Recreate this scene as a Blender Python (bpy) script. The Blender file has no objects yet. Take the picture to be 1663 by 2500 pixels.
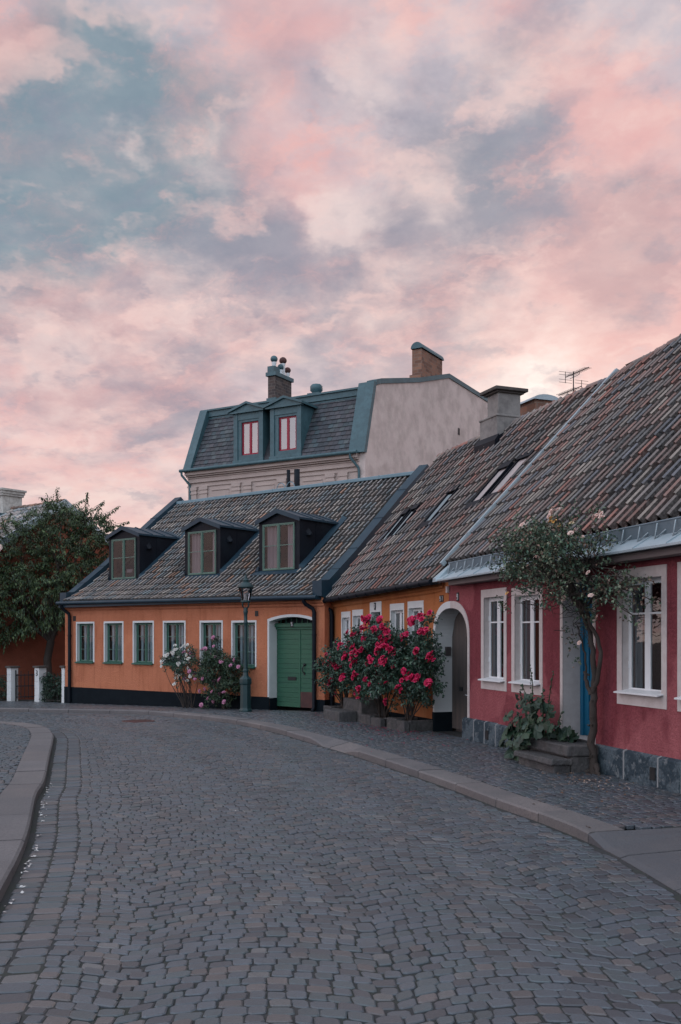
import bpy, bmesh, math, random
import numpy as np
from mathutils import Vector, Matrix
from mathutils.geometry import tessellate_polygon
SC = bpy.context.scene
COL = SC.collection
R = math.radians

# ------------------------------------------------------------------ camera, sky, sun, exposure
EYE = 1.65
cam = bpy.data.cameras.new('camera')
cam.sensor_fit = 'HORIZONTAL'
cam.sensor_width = 24.0
cam.lens = 24.0 * 2333.3 / 1663.0
cam.shift_y = 307.0 / 1663.0
cam.clip_end = 2000
camo = bpy.data.objects.new('camera', cam)
camo.location = (0, 0, EYE)
camo.rotation_euler = (R(90), 0, 0)
COL.objects.link(camo)
SC.camera = camo
SC.view_settings.view_transform = 'Standard'
SC.view_settings.look = 'None'
SC.view_settings.gamma = 1.0
SC.view_settings.exposure = 0.0
SC.cycles.max_bounces = 6
SC.cycles.transparent_max_bounces = 16
SC.cycles.caustics_reflective = False
SC.cycles.caustics_refractive = False
SC.cycles.use_adaptive_sampling = True
SC.cycles.use_denoising = True

SUN_EL, SUN_AZ = 14.7, 11.5
world = bpy.data.worlds.new('World')
SC.world = world
world.use_nodes = True

def s2l(c):
    return tuple((x / 12.92 if x <= .04045 else ((x + .055) / 1.055) ** 2.4) for x in (v / 255.0 for v in c))

class G:
    """tiny helper for building node graphs"""
    def __init__(self, nt):
        self.nt = nt
        nt.nodes.clear()
    def n(self, t, **kw):
        nd = self.nt.nodes.new(t)
        for k, v in kw.items():
            setattr(nd, k, v)
        return nd
    def put(self, sock, v):
        if hasattr(v, 'is_linked'):
            self.nt.links.new(v, sock)
        elif isinstance(v, (tuple, list)) and len(v) == 3 and sock.type == 'RGBA':
            sock.default_value = (*v, 1.0)
        else:
            sock.default_value = v
    def m(self, op, a, b=0.0, c=0.0, clamp=False):
        nd = self.n('ShaderNodeMath', operation=op)
        nd.use_clamp = clamp
        self.put(nd.inputs[0], a); self.put(nd.inputs[1], b); self.put(nd.inputs[2], c)
        return nd.outputs[0]
    def v(self, op, a, b=(0, 0, 0), out=0):
        nd = self.n('ShaderNodeVectorMath', operation=op)
        self.put(nd.inputs[0], a)
        if op == 'SCALE':
            self.put(nd.inputs[3], b)
        else:
            self.put(nd.inputs[1], b)
        return nd.outputs['Value'] if op in ('DOT_PRODUCT', 'LENGTH') else nd.outputs[0]
    def mix(self, f, a, b, blend='MIX'):
        nd = self.n('ShaderNodeMix', data_type='RGBA', blend_type=blend)
        self.put(nd.inputs[0], f); self.put(nd.inputs[6], a); self.put(nd.inputs[7], b)
        return nd.outputs[2]
    def noise(self, vec, scale, detail=4.0, rough=.55, dist=0.0, col=False):
        nd = self.n('ShaderNodeTexNoise')
        self.put(nd.inputs['Vector'], vec)
        nd.inputs['Scale'].default_value = scale
        nd.inputs['Detail'].default_value = detail
        nd.inputs['Roughness'].default_value = rough
        nd.inputs['Distortion'].default_value = dist
        return nd.outputs['Color' if col else 'Fac']
    def ramp(self, f, lo, hi, a=0.0, b=1.0, smooth=True):
        nd = self.n('ShaderNodeMapRange')
        nd.interpolation_type = 'SMOOTHSTEP' if smooth else 'LINEAR'
        self.put(nd.inputs[0], f)
        nd.inputs[1].default_value = lo; nd.inputs[2].default_value = hi
        nd.inputs[3].default_value = a; nd.inputs[4].default_value = b
        return nd.outputs[0]
    def sep(self, v):
        nd = self.n('ShaderNodeSeparateXYZ'); self.put(nd.inputs[0], v)
        return nd.outputs
    def comb(self, x, y, z):
        nd = self.n('ShaderNodeCombineXYZ')
        self.put(nd.inputs[0], x); self.put(nd.inputs[1], y); self.put(nd.inputs[2], z)
        return nd.outputs[0]

def build_sky():
    g = G(world.node_tree)
    d = g.v('NORMALIZE', g.n('ShaderNodeTexCoord').outputs['Generated'])
    x, y, z = g.sep(d)[:3]
    zz = g.m('ADD', g.m('MAXIMUM', z, 0.0), .32)
    # cloud deck seen in perspective
    plane = g.comb(g.m('DIVIDE', x, zz), g.m('DIVIDE', y, zz), 0.0)
    wn = g.v('SUBTRACT', g.noise(plane, 6.0, 5, .62, 0.0, True), (.5, .5, .5))
    dw = g.v('NORMALIZE', g.v('ADD', d, g.v('SCALE', wn, .13)))
    n1 = g.noise(plane, 4.6, 6, .58, .4)
    n2 = g.noise(plane, 8.5, 6, .6, .3)
    n3 = g.noise(g.v('ADD', plane, (7.3, 2.1, 0)), 6.0, 6, .58, .4)
    n4 = g.noise(g.v('ADD', plane, (3.1, 5.7, 0)), 14.0, 5, .56, .3)
    F, CX, YH = 2200.0, 784.0, 1468.0
    def field(blobs, vec=dw):
        acc = None
        for (u, v, r, w) in blobs:
            c = Vector(((u - CX) / F, 1.0, (YH - v) / F)).normalized()
            k = 2.0 / ((r / F) ** 2)
            e = g.m('EXPONENT', g.m('MULTIPLY', g.m('SUBTRACT', g.v('DOT_PRODUCT', vec, tuple(c)), 1.0), k))
            acc = g.m('MULTIPLY', e, w) if acc is None else g.m('MULTIPLY_ADD', e, w, acc)
        return acc
    dark = field([(110, 260, 190, 1.1), (290, 120, 170, .6), (60, 470, 210, 1.15), (330, 440, 170, 1.1), (180, 570, 170, 1.0), (450, 600, 160, .7), (640, 560, 130, .6), (60, 640, 150, 1.0), (300, 620, 160, .8), (540, 640, 140, .6), (420, 540, 130, .5), (40, 620, 120, .5),
                  (1110, 330, 140, 1.0), (1480, 550, 115, 1.6), (230, 880, 120, 1.5), (100, 900, 90, 1.1), (380, 900, 110, 1.0), (760, 640, 190, .75), (500, 960, 140, .6), (1380, 590, 120, .6),
                  (1040, 500, 110, .5), (1300, 110, 120, .4), (1230, 590, 170, .9), (560, 520, 110, .5), (300, 220, 120, .6), (520, 190, 120, .45), (700, 270, 150, .35),
                  (950, 330, 110, .45), (1220, 200, 100, .4), (930, 610, 140, .8), (1010, 720, 170, .6), (560, 700, 160, .35)])
    teal = field([(150, 180, 240, 1.0), (20, 330, 220, .9), (420, 60, 180, .6), (300, 380, 200, .7), (1460, 540, 120, .5), (1120, 320, 130, .35), (60, 560, 170, .5)])
    pink = field([(20, 100, 85, 1.2), (560, 80, 120, .8), (720, 50, 90, .5), (640, 400, 90, .6), (720, 470, 60, .6), (1400, 690, 150, 1.2), (1560, 650, 110, 1.3), (1270, 740, 170, .8),
                  (150, 700, 150, .75), (300, 660, 110, .5), (1360, 230, 110, .9), (410, 210, 70, .5), (640, 240, 60, .5), (820, 360, 100, .45), (1540, 380, 110, .9),
                  (500, 790, 180, .45), (1200, 25, 90, .8), (960, 40, 90, .5), (90, 960, 160, .9), (850, 740, 180, .5), (1340, 420, 110, .5), (1150, 800, 140, .6), (1530, 250, 90, .5), (250, 1000, 200, .5)])
    lite = field([(860, 150, 85, .9), (770, 515, 60, 1.1), (860, 525, 60, .8), (1010, 455, 65, 1.0), (900, 430, 70, .6), (730, 470, 40, .7), (1240, 890, 75, 2.0),
                  (1210, 900, 170, .8), (100, 790, 100, .9), (330, 730, 110, .8), (880, 690, 90, .6), (1480, 80, 80, .6), (1150, 190, 80, .6), (1400, 100, 60, .4),
                  (490, 325, 55, .7), (285, 322, 26, .9), (150, 1080, 220, .8), (60, 840, 80, .5), (700, 830, 180, .4), (1030, 330, 50, .5), (1130, 700, 90, .5), (440, 700, 90, .4), (1520, 440, 60, .5)])
    dk = g.ramp(g.m('ADD', dark, g.m('MULTIPLY', g.m('SUBTRACT', n1, .5), 3.0)), -.05, 1.35)
    ca, sa = math.cos(R(-32)), math.sin(R(-32))
    px_, py_ = g.sep(plane)[:2]
    sx = g.m('ADD', g.m('MULTIPLY', px_, ca), g.m('MULTIPLY', py_, sa)); sy = g.m('SUBTRACT', g.m('MULTIPLY', py_, ca), g.m('MULTIPLY', px_, sa))
    n5 = g.noise(g.v('ADD', g.comb(g.m('MULTIPLY', sx, 2.4), g.m('MULTIPLY', sy, 8.0), 0.0), g.v('SCALE', wn, 1.6)), 1.5, 6, .6, .3)
    pink = g.m('ADD', pink, g.m('MULTIPLY', g.ramp(n5, .45, .72), .75))
    pk = g.ramp(g.m('ADD', pink, g.m('MULTIPLY', g.m('SUBTRACT', n3, .5), 2.4)), .0, 1.5)
    lite = g.m('ADD', lite, g.m('MULTIPLY', g.ramp(n5, .55, .78), .45))
    lt = g.ramp(g.m('ADD', lite, g.m('MULTIPLY', g.m('SUBTRACT', n2, .5), 2.0)), -.05, 1.5)
    base = g.mix(g.ramp(z, .10, .42), s2l((233, 203, 203)), s2l((203, 194, 202)))
    darkcol = g.mix(g.m('MINIMUM', teal, 1.0), s2l((156, 152, 166)), s2l((132, 153, 165)))
    c = g.mix(g.m('MULTIPLY', dk, .93), base, darkcol)
    c = g.mix(g.m('MULTIPLY', g.m('MULTIPLY', pk, .80), g.m('SUBTRACT', 1.0, g.m('MULTIPLY', dk, .30))), c, s2l((243, 186, 180)))
    c = g.mix(g.m('MULTIPLY', lt, .64), c, s2l((250, 226, 220)))
    lowb = g.ramp(z, .08, .21, .65, 0.0)
    c = g.mix(lowb, c, g.mix(g.ramp(n2, .3, .7), s2l((240, 200, 195)), s2l((253, 229, 218))))
    glow = field([(1240, 905, 70, .6), (1235, 905, 130, .3)])
    c = g.mix(g.m('MINIMUM', glow, 1.0), c, (1.12, 1.0, .94))
    # cloud relief: edges turned to the low sun catch light, the far sides fall into shade
    def relief(sc, dl, off, det):
        q = g.v('ADD', g.v('ADD', plane, off), g.v('SCALE', wn, .25))
        a = g.noise(q, sc, det, .55, .2); b = g.noise(g.v('ADD', q, (.2 * dl, .98 * dl, 0)), sc, det, .55, .2)
        return g.m('SUBTRACT', a, b)
    sh = g.m('ADD', g.m('MULTIPLY', relief(4.2, .07, (1.7, 4.2, 0), 2.6), 2.2), g.m('MULTIPLY', relief(9.0, .035, (6.1, .4, 0), 2.6), 1.5))
    up = g.ramp(sh, .0, .62); dn = g.ramp(sh, .0, -.62)
    c = g.mix(g.m('MULTIPLY', up, .52), c, s2l((252, 214, 206)))
    c = g.mix(g.m('MULTIPLY', dn, .46), c, s2l((150, 152, 168)))
    # soft billows
    c = g.mix(.4, c, g.mix(g.ramp(g.m('ADD', g.m('MULTIPLY', n4, .55), g.m('MULTIPLY', n2, .45)), .36, .63), (.30, .33, .38), (.65, .615, .605)), 'SOFT_LIGHT')
    # high overhead and behind the camera the cloud thins out to cool evening blue
    cool = g.m('MAXIMUM', g.ramp(z, .58, .85), g.ramp(y, -.1, -.7))
    c = g.mix(g.m('MULTIPLY', cool, .8), c, (.40, .50, .60))
    back = g.ramp(g.v('DOT_PRODUCT', d, tuple(Vector((-.38, -.70, .58)).normalized())), -.15, .95, 1.0, BACK)
    c = g.mix(1.0, c, g.comb(back, back, back), 'MULTIPLY')
    sky = g.n('ShaderNodeTexSky', sky_type='NISHITA')
    sky.sun_disc = False
    sky.sun_elevation = R(SUN_EL); sky.sun_rotation = R(SUN_AZ)
    b1 = g.n('ShaderNodeBackground'); g.put(b1.inputs[0], sky.outputs[0]); b1.inputs[1].default_value = .06
    b2 = g.n('ShaderNodeBackground'); g.put(b2.inputs[0], c); b2.inputs[1].default_value = SKY
    mx = g.n('ShaderNodeMixShader'); mx.inputs[0].default_value = .93
    g.nt.links.new(b1.outputs[0], mx.inputs[1]); g.nt.links.new(b2.outputs[0], mx.inputs[2])
    out = g.n('ShaderNodeOutputWorld'); g.nt.links.new(mx.outputs[0], out.inputs[0])

SKY, BACK = 1.0, 2.7
build_sky()
sl = bpy.data.lights.new('sun', 'SUN')
sl.energy = .6; sl.angle = R(14); sl.color = (1.0, .80, .68)
so = bpy.data.objects.new('sun', sl)
sdir = Vector((math.sin(R(SUN_AZ)) * math.cos(R(SUN_EL)), math.cos(R(SUN_AZ)) * math.cos(R(SUN_EL)), math.sin(R(SUN_EL))))
so.rotation_euler = sdir.to_track_quat('Z', 'Y').to_euler()
so.location = (0, 0, 40)
COL.objects.link(so)

# ------------------------------------------------------------------ materials
MATS = {}
def mat(name, base, rough=.7, bump=None, var=None, metal=0.0, tint=False, spec=.4, fn=None, stretch=(1, 1, 1)):
    """bump=(scale, strength, distance); var=(scale, second colour, amount)"""
    if name in MATS:
        return MATS[name]
    mt = bpy.data.materials.new(name); mt.use_nodes = True
    g = G(mt.node_tree)
    p = g.n('ShaderNodeBsdfPrincipled')
    out = g.n('ShaderNodeOutputMaterial'); g.nt.links.new(p.outputs[0], out.inputs[0])
    pos = g.v('MULTIPLY', g.n('ShaderNodeTexCoord').outputs['Object'], stretch)
    c = base
    if tint:
        at = g.n('ShaderNodeAttribute', attribute_name='tint')
        c = at.outputs['Color'] if base is None else g.mix(1.0, base, at.outputs['Color'], 'MULTIPLY')
    if var:
        for (sc, col2, amt, *lh) in (var if isinstance(var, list) else [var]):
            lo, hi = lh if lh else (.38, .68)
            c = g.mix(g.m('MULTIPLY', g.ramp(g.noise(pos, sc, 6, .62), lo, hi), amt), c, col2)
    if fn:
        c = fn(g, pos, c, p)
    g.put(p.inputs['Base Color'], c)
    p.inputs['Roughness'].default_value = rough
    p.inputs['Metallic'].default_value = metal
    p.inputs['Specular IOR Level'].default_value = spec
    if bump:
        b = g.n('ShaderNodeBump'); b.inputs['Strength'].default_value = bump[1]
        b.inputs['Distance'].default_value = bump[2] if len(bump) > 2 else .01
        g.put(b.inputs['Height'], g.noise(pos, bump[0], 5, .6))
        g.nt.links.new(b.outputs[0], p.inputs['Normal'])
    MATS[name] = mt
    return mt

def brick_fn(c1, c2, mortar, w=.23, h=.075):
    def fn(g, pos, c, p):
        ob = g.n('ShaderNodeNewGeometry')
        nx, ny, nz = g.sep(ob.outputs['Normal'])[:3]
        px, py, pz = g.sep(pos)[:3]
        along = g.m('SUBTRACT', g.m('MULTIPLY', py, nx), g.m('MULTIPLY', px, ny))
        b = g.n('ShaderNodeTexBrick')
        g.put(b.inputs['Vector'], g.comb(along, pz, 0.0))
        b.inputs['Color1'].default_value = (*c1, 1); b.inputs['Color2'].default_value = (*c2, 1); b.inputs['Mortar'].default_value = (*mortar, 1)
        b.inputs['Scale'].default_value = 1.0; b.inputs['Mortar Size'].default_value = .008
        b.inputs['Brick Width'].default_value = w; b.inputs['Row Height'].default_value = h; b.inputs['Bias'].default_value = -.1
        return g.mix(g.m('MULTIPLY', g.ramp(g.noise(pos, 5, 4), .45, .7), .4), b.outputs['Color'], mortar)
    return fn

def plaster_fn(stain, low, amt=.45):
    """weathered limewash: pale streaks and blotches low on the wall, fine grain everywhere"""
    def fn(g, pos, c, p):
        z = g.sep(pos)[2]
        # rain streaks and patch repairs
        st = g.ramp(g.noise(g.v('MULTIPLY', pos, (5, 5, .45)), 1.6, 5, .6), .48, .72, 0.0, .48)
        c = g.mix(st, c, g.mix(1.0, c, (.62, .55, .52), 'MULTIPLY'))
        pt = g.ramp(g.noise(pos, .8, 3, .5), .54, .58, 0.0, .34)
        c = g.mix(pt, c, stain)
        m = g.m('MULTIPLY', g.ramp(g.noise(g.v('MULTIPLY', pos, (1, 1, .35)), 2.2, 6, .65), .45, .72), g.ramp(z, low, low + .7, amt, amt * .22))
        c = g.mix(m, c, stain)
        return g.mix(g.ramp(g.noise(pos, 55, 3, .7), .35, .7, 0.0, .28), c, g.mix(1.0, c, (.55, .5, .5), 'MULTIPLY'))
    return fn

def glass(name, tint=(.75, .85, .9), refl=1.0, rough=.01):
    if name in MATS:
        return MATS[name]
    mt = bpy.data.materials.new(name); mt.use_nodes = True
    g = G(mt.node_tree)
    tr = g.n('ShaderNodeBsdfTransparent'); tr.inputs[0].default_value = (*tint, 1)
    gl = g.n('ShaderNodeBsdfGlossy'); gl.inputs['Roughness'].default_value = rough
    pos = g.n('ShaderNodeTexCoord').outputs['Object']
    b = g.n('ShaderNodeBump'); b.inputs['Strength'].default_value = .06; b.inputs['Distance'].default_value = .02
    g.put(b.inputs['Height'], g.noise(pos, 3.0, 2))
    g.nt.links.new(b.outputs[0], gl.inputs['Normal'])
    fr = g.n('ShaderNodeFresnel'); fr.inputs[0].default_value = 1.7
    f = g.m('MULTIPLY', fr.outputs[0], refl, clamp=True)
    mx = g.n('ShaderNodeMixShader'); g.put(mx.inputs[0], f)
    g.nt.links.new(tr.outputs[0], mx.inputs[1]); g.nt.links.new(gl.outputs[0], mx.inputs[2])
    out = g.n('ShaderNodeOutputMaterial'); g.nt.links.new(mx.outputs[0], out.inputs[0])
    MATS[name] = mt
    return mt

def M(k):
    return MATDEF[k]()
MATDEF = {
 'orange': lambda: mat('orange_plaster', (.54, .205, .115), .9, (30, 1.0, .02), (1.3, (.42, .145, .075), .6), spec=.15, fn=plaster_fn((.62, .25, .13), .2, .3)),
 'ochre': lambda: mat('ochre_plaster', (.46, .17, .065), .9, (30, .7, .012), (1.3, (.36, .125, .055), .6), spec=.15, fn=plaster_fn((.55, .26, .13), .2, .2)),
 'red': lambda: mat('red_plaster', (.245, .060, .073), .92, (30, 1.0, .022), [(1.1, (.18, .044, .055), .65), (22, (.13, .032, .042), .35)], spec=.12, fn=plaster_fn((.50, .17, .18), .3, .62)),
 'white': lambda: mat('white_limewash', (.66, .68, .68), .85, (30, .4, .006), (3, (.55, .57, .57), .4), spec=.2),
 'stonewhite': lambda: mat('cream_trim', (.58, .53, .51), .88, (30, .5, .006), [(3, (.46, .41, .39), .5), (14, (.40, .33, .31), .25)], spec=.2),
 'paintwhite': lambda: mat('white_paint', (.72, .74, .75), .45, (12, .1, .003), (5, (.6, .62, .63), .35)),
 'green': lambda: mat('green_paint', (.03, .105, .075), .5, (25, .2, .003), (4, (.022, .08, .06), .5)),
 'gategreen': lambda: mat('gate_green', (.03, .115, .07), .5, (30, .25, .003), [(3, (.025, .085, .058), .6), (.9, (.04, .14, .08), .4)], stretch=(1, 1, 6)),
 'greenlight': lambda: mat('pale_green_paint', (.12, .205, .17), .5, None, (4, (.1, .2, .155), .4)),
 'blackplinth': lambda: mat('black_plinth', (.004, .008, .012), .8, (30, .5, .008), (2.5, (.009, .015, .020), .5), spec=.12),
 'sheet': lambda: mat('dark_sheet_metal', (.004, .006, .011), .55, (6, .15, .01), (2, (.009, .015, .022), .6), metal=0.0, spec=.18),
 'bluesheet': lambda: mat('blue_black_sheet', (.010, .032, .052), .5, (5, .2, .01), (2.2, (.018, .05, .07), .6), spec=.35),
 'ridgesheet': lambda: mat('ridge_sheet', (.16, .26, .31), .5, (5, .2, .01), (2.2, (.11, .2, .24), .6), spec=.5),
 'teal': lambda: mat('patina_sheet', (.05, .112, .132), .5, (4, .2, .01), [(1.6, (.075, .155, .18), .7), (6, (.035, .075, .088), .5)], spec=.45),
 'zinc': lambda: mat('zinc_sheet', (.36, .44, .48), .42, (4, .2, .01), [(2, (.46, .54, .57), .6), (9, (.28, .35, .38), .35)], metal=.25),
 'zincdark': lambda: mat('zinc_board', (.15, .20, .235), .5, (4, .2, .01), (2, (.2, .25, .28), .6), metal=.2),
 'wooddark': lambda: mat('weathered_fascia', (.16, .13, .13), .8, (20, .4, .006), (4, (.22, .19, .18), .6), stretch=(.3, .3, 2)),
 'tile': lambda: mat('clay_tile', None, .85, (60, .5, .006), [(7, (.09, .085, .085), .42), (30, (.30, .27, .25), .30)], tint=True, spec=.2),
 'slate': lambda: mat('slate', None, .6, (40, .3, .005), (6, (.06, .07, .085), .4), tint=True, spec=.4),
 'under': lambda: mat('roof_underlay', (.03, .026, .026), .95),
 'granite': lambda: mat('granite', (.20, .185, .18), .75, (90, .4, .004), [(160, (.10, .095, .095), .6), (2.2, (.15, .13, .13), .5)], spec=.35),
 'stepstone': lambda: mat('step_stone', (.085, .082, .085), .8, (11, 1.0, .035), [(120, (.05, .05, .052), .5), (2.5, (.13, .12, .115), .6), (8, (.04, .045, .04), .55)], spec=.35),
 'plinthgranite': lambda: mat('mottled_granite', (.085, .115, .135), .8, (22, .9, .02), [(4.5, (.022, .04, .055), .9, .46, .56), (13, (.20, .225, .235), .7, .54, .66), (40, (.03, .045, .055), .6, .5, .62)], spec=.3),
 'mortar': lambda: mat('pale_mortar', (.27, .275, .28), .9, (40, .5, .005)),
 'sett': lambda: mat('granite_sett', None, .38, (70, .5, .005), [(95, (.045, .05, .055), .4), (.45, (.07, .08, .092), .4), (3, (.06, .062, .06), .3)], tint=True, spec=.6),
 'joint': lambda: mat('joint_sand', (.036, .037, .040), .95, (80, .5, .005), [(1.5, (.055, .052, .05), .6), (4, (.03, .04, .025), .5)]),
 'soil': lambda: mat('soil', (.035, .03, .026), .95, (20, .6, .02), (2, (.05, .045, .035), .5)),
 'olddoor': lambda: mat('bare_grey_wood', (.11, .093, .088), .8, (16, .4, .005), [(5, (.065, .06, .062), .7), (1.2, (.15, .12, .10), .5)], stretch=(4, 4, .35)),
 'bluedoor': lambda: mat('blue_door_paint', (.010, .12, .21), .45, (20, .2, .003), (4, (.01, .13, .26), .5)),
 'tealdoor': lambda: mat('teal_door_paint', (.02, .07, .075), .5, None, (4, (.03, .1, .1), .4)),
 'iron': lambda: mat('green_cast_iron', (.006, .032, .036), .4, (20, .2, .004), (4, (.01, .045, .05), .5), spec=.5),
 'blackiron': lambda: mat('black_iron', (.012, .014, .016), .5, None, (6, (.03, .03, .03), .4)),
 'rust': lambda: mat('rust', (.10, .045, .04), .8, (30, .4, .004), (6, (.05, .03, .03), .6)),
 'cream': lambda: mat('cream_stucco', (.50, .41, .37), .85, (18, .4, .01), (1.4, (.42, .34, .31), .6), spec=.2),
 'beige': lambda: mat('beige_render', (.70, .575, .535), .9, (9, .5, .02), [(.55, (.52, .43, .40), .75), (2.5, (.72, .62, .57), .5), (1.1, (.42, .34, .31), .45)], spec=.15),
 'redframe': lambda: mat('red_window_paint', (.30, .012, .035), .45),
 'greyrender': lambda: mat('grey_chimney_render', (.24, .225, .215), .9, (14, .5, .015), [(3, (.14, .13, .125), .8), (9, (.3, .28, .26), .5)]),
 'darkcap': lambda: mat('sooty_cap', (.07, .06, .055), .9, (20, .5, .01), (5, (.11, .1, .09), .6)),
 'brick': lambda: mat('old_brick', (.3, .15, .1), .9, (40, .4, .006), fn=brick_fn((.30, .15, .10), (.13, .065, .05), (.22, .17, .14), .36, .145)),
 'darkbrick': lambda: mat('sooty_brick', (.1, .08, .08), .9, (40, .4, .006), fn=brick_fn((.10, .07, .062), (.035, .032, .036), (.16, .14, .13), .36, .145)),
 'whitebrick': lambda: mat('flaking_white_chimney', (.55, .54, .50), .9, (25, .6, .01), [(3, (.38, .36, .33), .7), (12, (.22, .2, .19), .4)]),
 'curtain': lambda: mat('curtain', (.44, .29, .285), .95, None, (8, (.36, .22, .22), .5), stretch=(1, 1, .1)),
 'curtainwhite': lambda: mat('pale_curtain', (.17, .19, .21), .95, None, (8, (.34, .36, .4), .5), stretch=(1, 1, .1)),
 'room': lambda: mat('dim_room', (.045, .05, .06), .95),
 'leafdark': lambda: mat('rose_leaf', None, .5, None, None, tint=True, spec=.4),
 'bark': lambda: mat('bark', (.045, .035, .03), .9, (35, .8, .01), (6, (.075, .062, .055), .6), stretch=(1, 1, .4)),
 'petal': lambda: mat('petal', None, .6, None, None, tint=True, spec=.25),
 'numberplate': lambda: mat('enamel_plate', (.015, .022, .03), .35),
 'digit': lambda: mat('enamel_white', (.75, .76, .76), .4),
 'chrome': lambda: mat('chrome', (.6, .6, .62), .2, metal=1.0),
 'steel': lambda: mat('dull_aluminium', (.10, .09, .09), .5, metal=.4),
 'glass': lambda: glass('window_glass', (.72, .80, .84), .5),
 'glassred': lambda: glass('street_glass', (.72, .80, .84), 2.0, .015),
 'blindglass': lambda: glass('blind_glass', (.97, .96, .96), .8, .02),
 'glassr': lambda: glass('bright_glass', (.6, .68, .72), 3.2, .03),
 'lampglass': lambda: glass('lamp_glass', (.9, .9, .93), 1.2),
 'skyglass': lambda: glass('skylight_glass', (.35, .42, .45), 5.0, .02),
 'blind': lambda: mat('pale_blind', (.78, .70, .69), .8),
 'mantle': lambda: mat('lamp_mantle', (.75, .72, .68), .6),
}

# ------------------------------------------------------------------ mesh building helpers
class MB:
    """collects faces (world coordinates) and links them as ONE mesh object"""
    def __init__(self):
        self.v = []; self.f = []; self.mi = []; self.t = []; self.smooth = []
    def add(self, verts, faces, mi=0, tint=None, smooth=False):
        n = len(self.v)
        self.v.extend(tuple(map(float, p)) for p in verts)
        for f in faces:
            self.f.append(tuple(n + i for i in f)); self.mi.append(mi); self.t.append(tint); self.smooth.append(smooth)
    def quad(self, a, b, c, d, mi=0, tint=None):
        self.add([a, b, c, d], [(0, 1, 2, 3)], mi, tint)
    def poly(self, pts, mi=0, tint=None):
        self.add(pts, [tuple(range(len(pts)))], mi, tint)
    def hexa(self, p, mi=0, tint=None):
        """8 corners: bottom ring 0-3, top ring 4-7"""
        self.add(p, [(3, 2, 1, 0), (4, 5, 6, 7), (0, 1, 5, 4), (1, 2, 6, 5), (2, 3, 7, 6), (3, 0, 4, 7)], mi, tint)
    def box(self, fr, s0, s1, z0, z1, o0, o1, mi=0, tint=None):
        P = fr.pt
        self.hexa([P(s0, o1, z0), P(s1, o1, z0), P(s1, o0, z0), P(s0, o0, z0), P(s0, o1, z1), P(s1, o1, z1), P(s1, o0, z1), P(s0, o0, z1)], mi, tint)
    def prism(self, pts, off, mi=0, cap=True, tint=None):
        """extrude polygon by vector off"""
        n = len(pts); off = np.array(off, float)
        q = [np.array(p, float) for p in pts]
        V = q + [p + off for p in q]
        F = [(i, (i + 1) % n, n + (i + 1) % n, n + i) for i in range(n)]
        if cap:
            F += [tuple(range(n))[::-1], tuple(range(n, 2 * n))]
        self.add(V, F, mi, tint)
    def tube(self, path, r, n=8, mi=0, cap=True, tint=None, smooth=True):
        path = [np.array(p, float) for p in path]
        rs = [r] * len(path) if np.isscalar(r) else list(r)
        V = []; up = np.array([0, 0, 1.0])
        ref = None
        for i, p in enumerate(path):
            d = path[min(i + 1, len(path) - 1)] - path[max(i - 1, 0)]
            d /= (np.linalg.norm(d) + 1e-9)
            if ref is None:
                ref = np.cross(d, up)
                if np.linalg.norm(ref) < .1:
                    ref = np.cross(d, [1.0, 0, 0])
            ref = ref - d * (ref @ d); ref /= (np.linalg.norm(ref) + 1e-9)
            b = np.cross(d, ref)
            for k in range(n):
                a = 2 * math.pi * k / n
                V.append(p + rs[i] * (math.cos(a) * ref + math.sin(a) * b))
        F = [(i * n + k, i * n + (k + 1) % n, (i + 1) * n + (k + 1) % n, (i + 1) * n + k) for i in range(len(path) - 1) for k in range(n)]
        self.add(V, F, mi, tint, smooth)
        if cap:
            L = len(path) - 1
            self.add([V[k] for k in range(n)][::-1], [tuple(range(n))], mi, tint)
            self.add([V[L * n + k] for k in range(n)], [tuple(range(n))], mi, tint)
    def lathe(self, c, prof, n=16, mi=0, smooth=True, rot=0.0):
        V = [(c[0] + r * math.cos(2 * math.pi * k / n + rot), c[1] + r * math.sin(2 * math.pi * k / n + rot), c[2] + z) for (r, z) in prof for k in range(n)]
        F = [(i * n + k, i * n + (k + 1) % n, (i + 1) * n + (k + 1) % n, (i + 1) * n + k) for i in range(len(prof) - 1) for k in range(n)]
        self.add(V, F, mi, None, smooth)
    def build(self, name, mats, parent=None, loc=None, bevel=0.0, **props):
        me = bpy.data.meshes.new(name)
        base = np.array(loc if loc is not None else (wloc(parent) if parent is not None else (0, 0, 0)), float)
        V = np.array(self.v, float).reshape(-1, 3) - base
        me.from_pydata(V.tolist(), [], self.f)
        if isinstance(mats, str):
            mats = [mats]
        for k in mats:
            me.materials.append(M(k))
        me.polygons.foreach_set('material_index', np.array(self.mi, np.int32))
        me.polygons.foreach_set('use_smooth', np.array(self.smooth, bool))
        if any(t is not None for t in self.t):
            at = me.color_attributes.new('tint', 'FLOAT_COLOR', 'CORNER')
            cnt = np.array([len(f) for f in self.f])
            cols = np.array([(*(t if t is not None else (1, 1, 1)), 1.0) for t in self.t], np.float32)
            at.data.foreach_set('color', np.repeat(cols, cnt, axis=0).ravel())
        me.update()
        o = bpy.data.objects.new(name, me); COL.objects.link(o)
        if parent is not None:
            o.parent = parent
            pl = np.array(wloc(parent))
            o.location = tuple(base - pl)
        else:
            o.location = tuple(base)
        if bevel:
            b = o.modifiers.new('bevel', 'BEVEL'); b.width = bevel; b.segments = 2; b.limit_method = 'ANGLE'; b.angle_limit = R(40)
        for k, v in props.items():
            o[k] = v
        return o

def wloc(o):
    p = Vector((0, 0, 0))
    while o is not None:
        p = p + o.location; o = o.parent
    return tuple(p)

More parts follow.
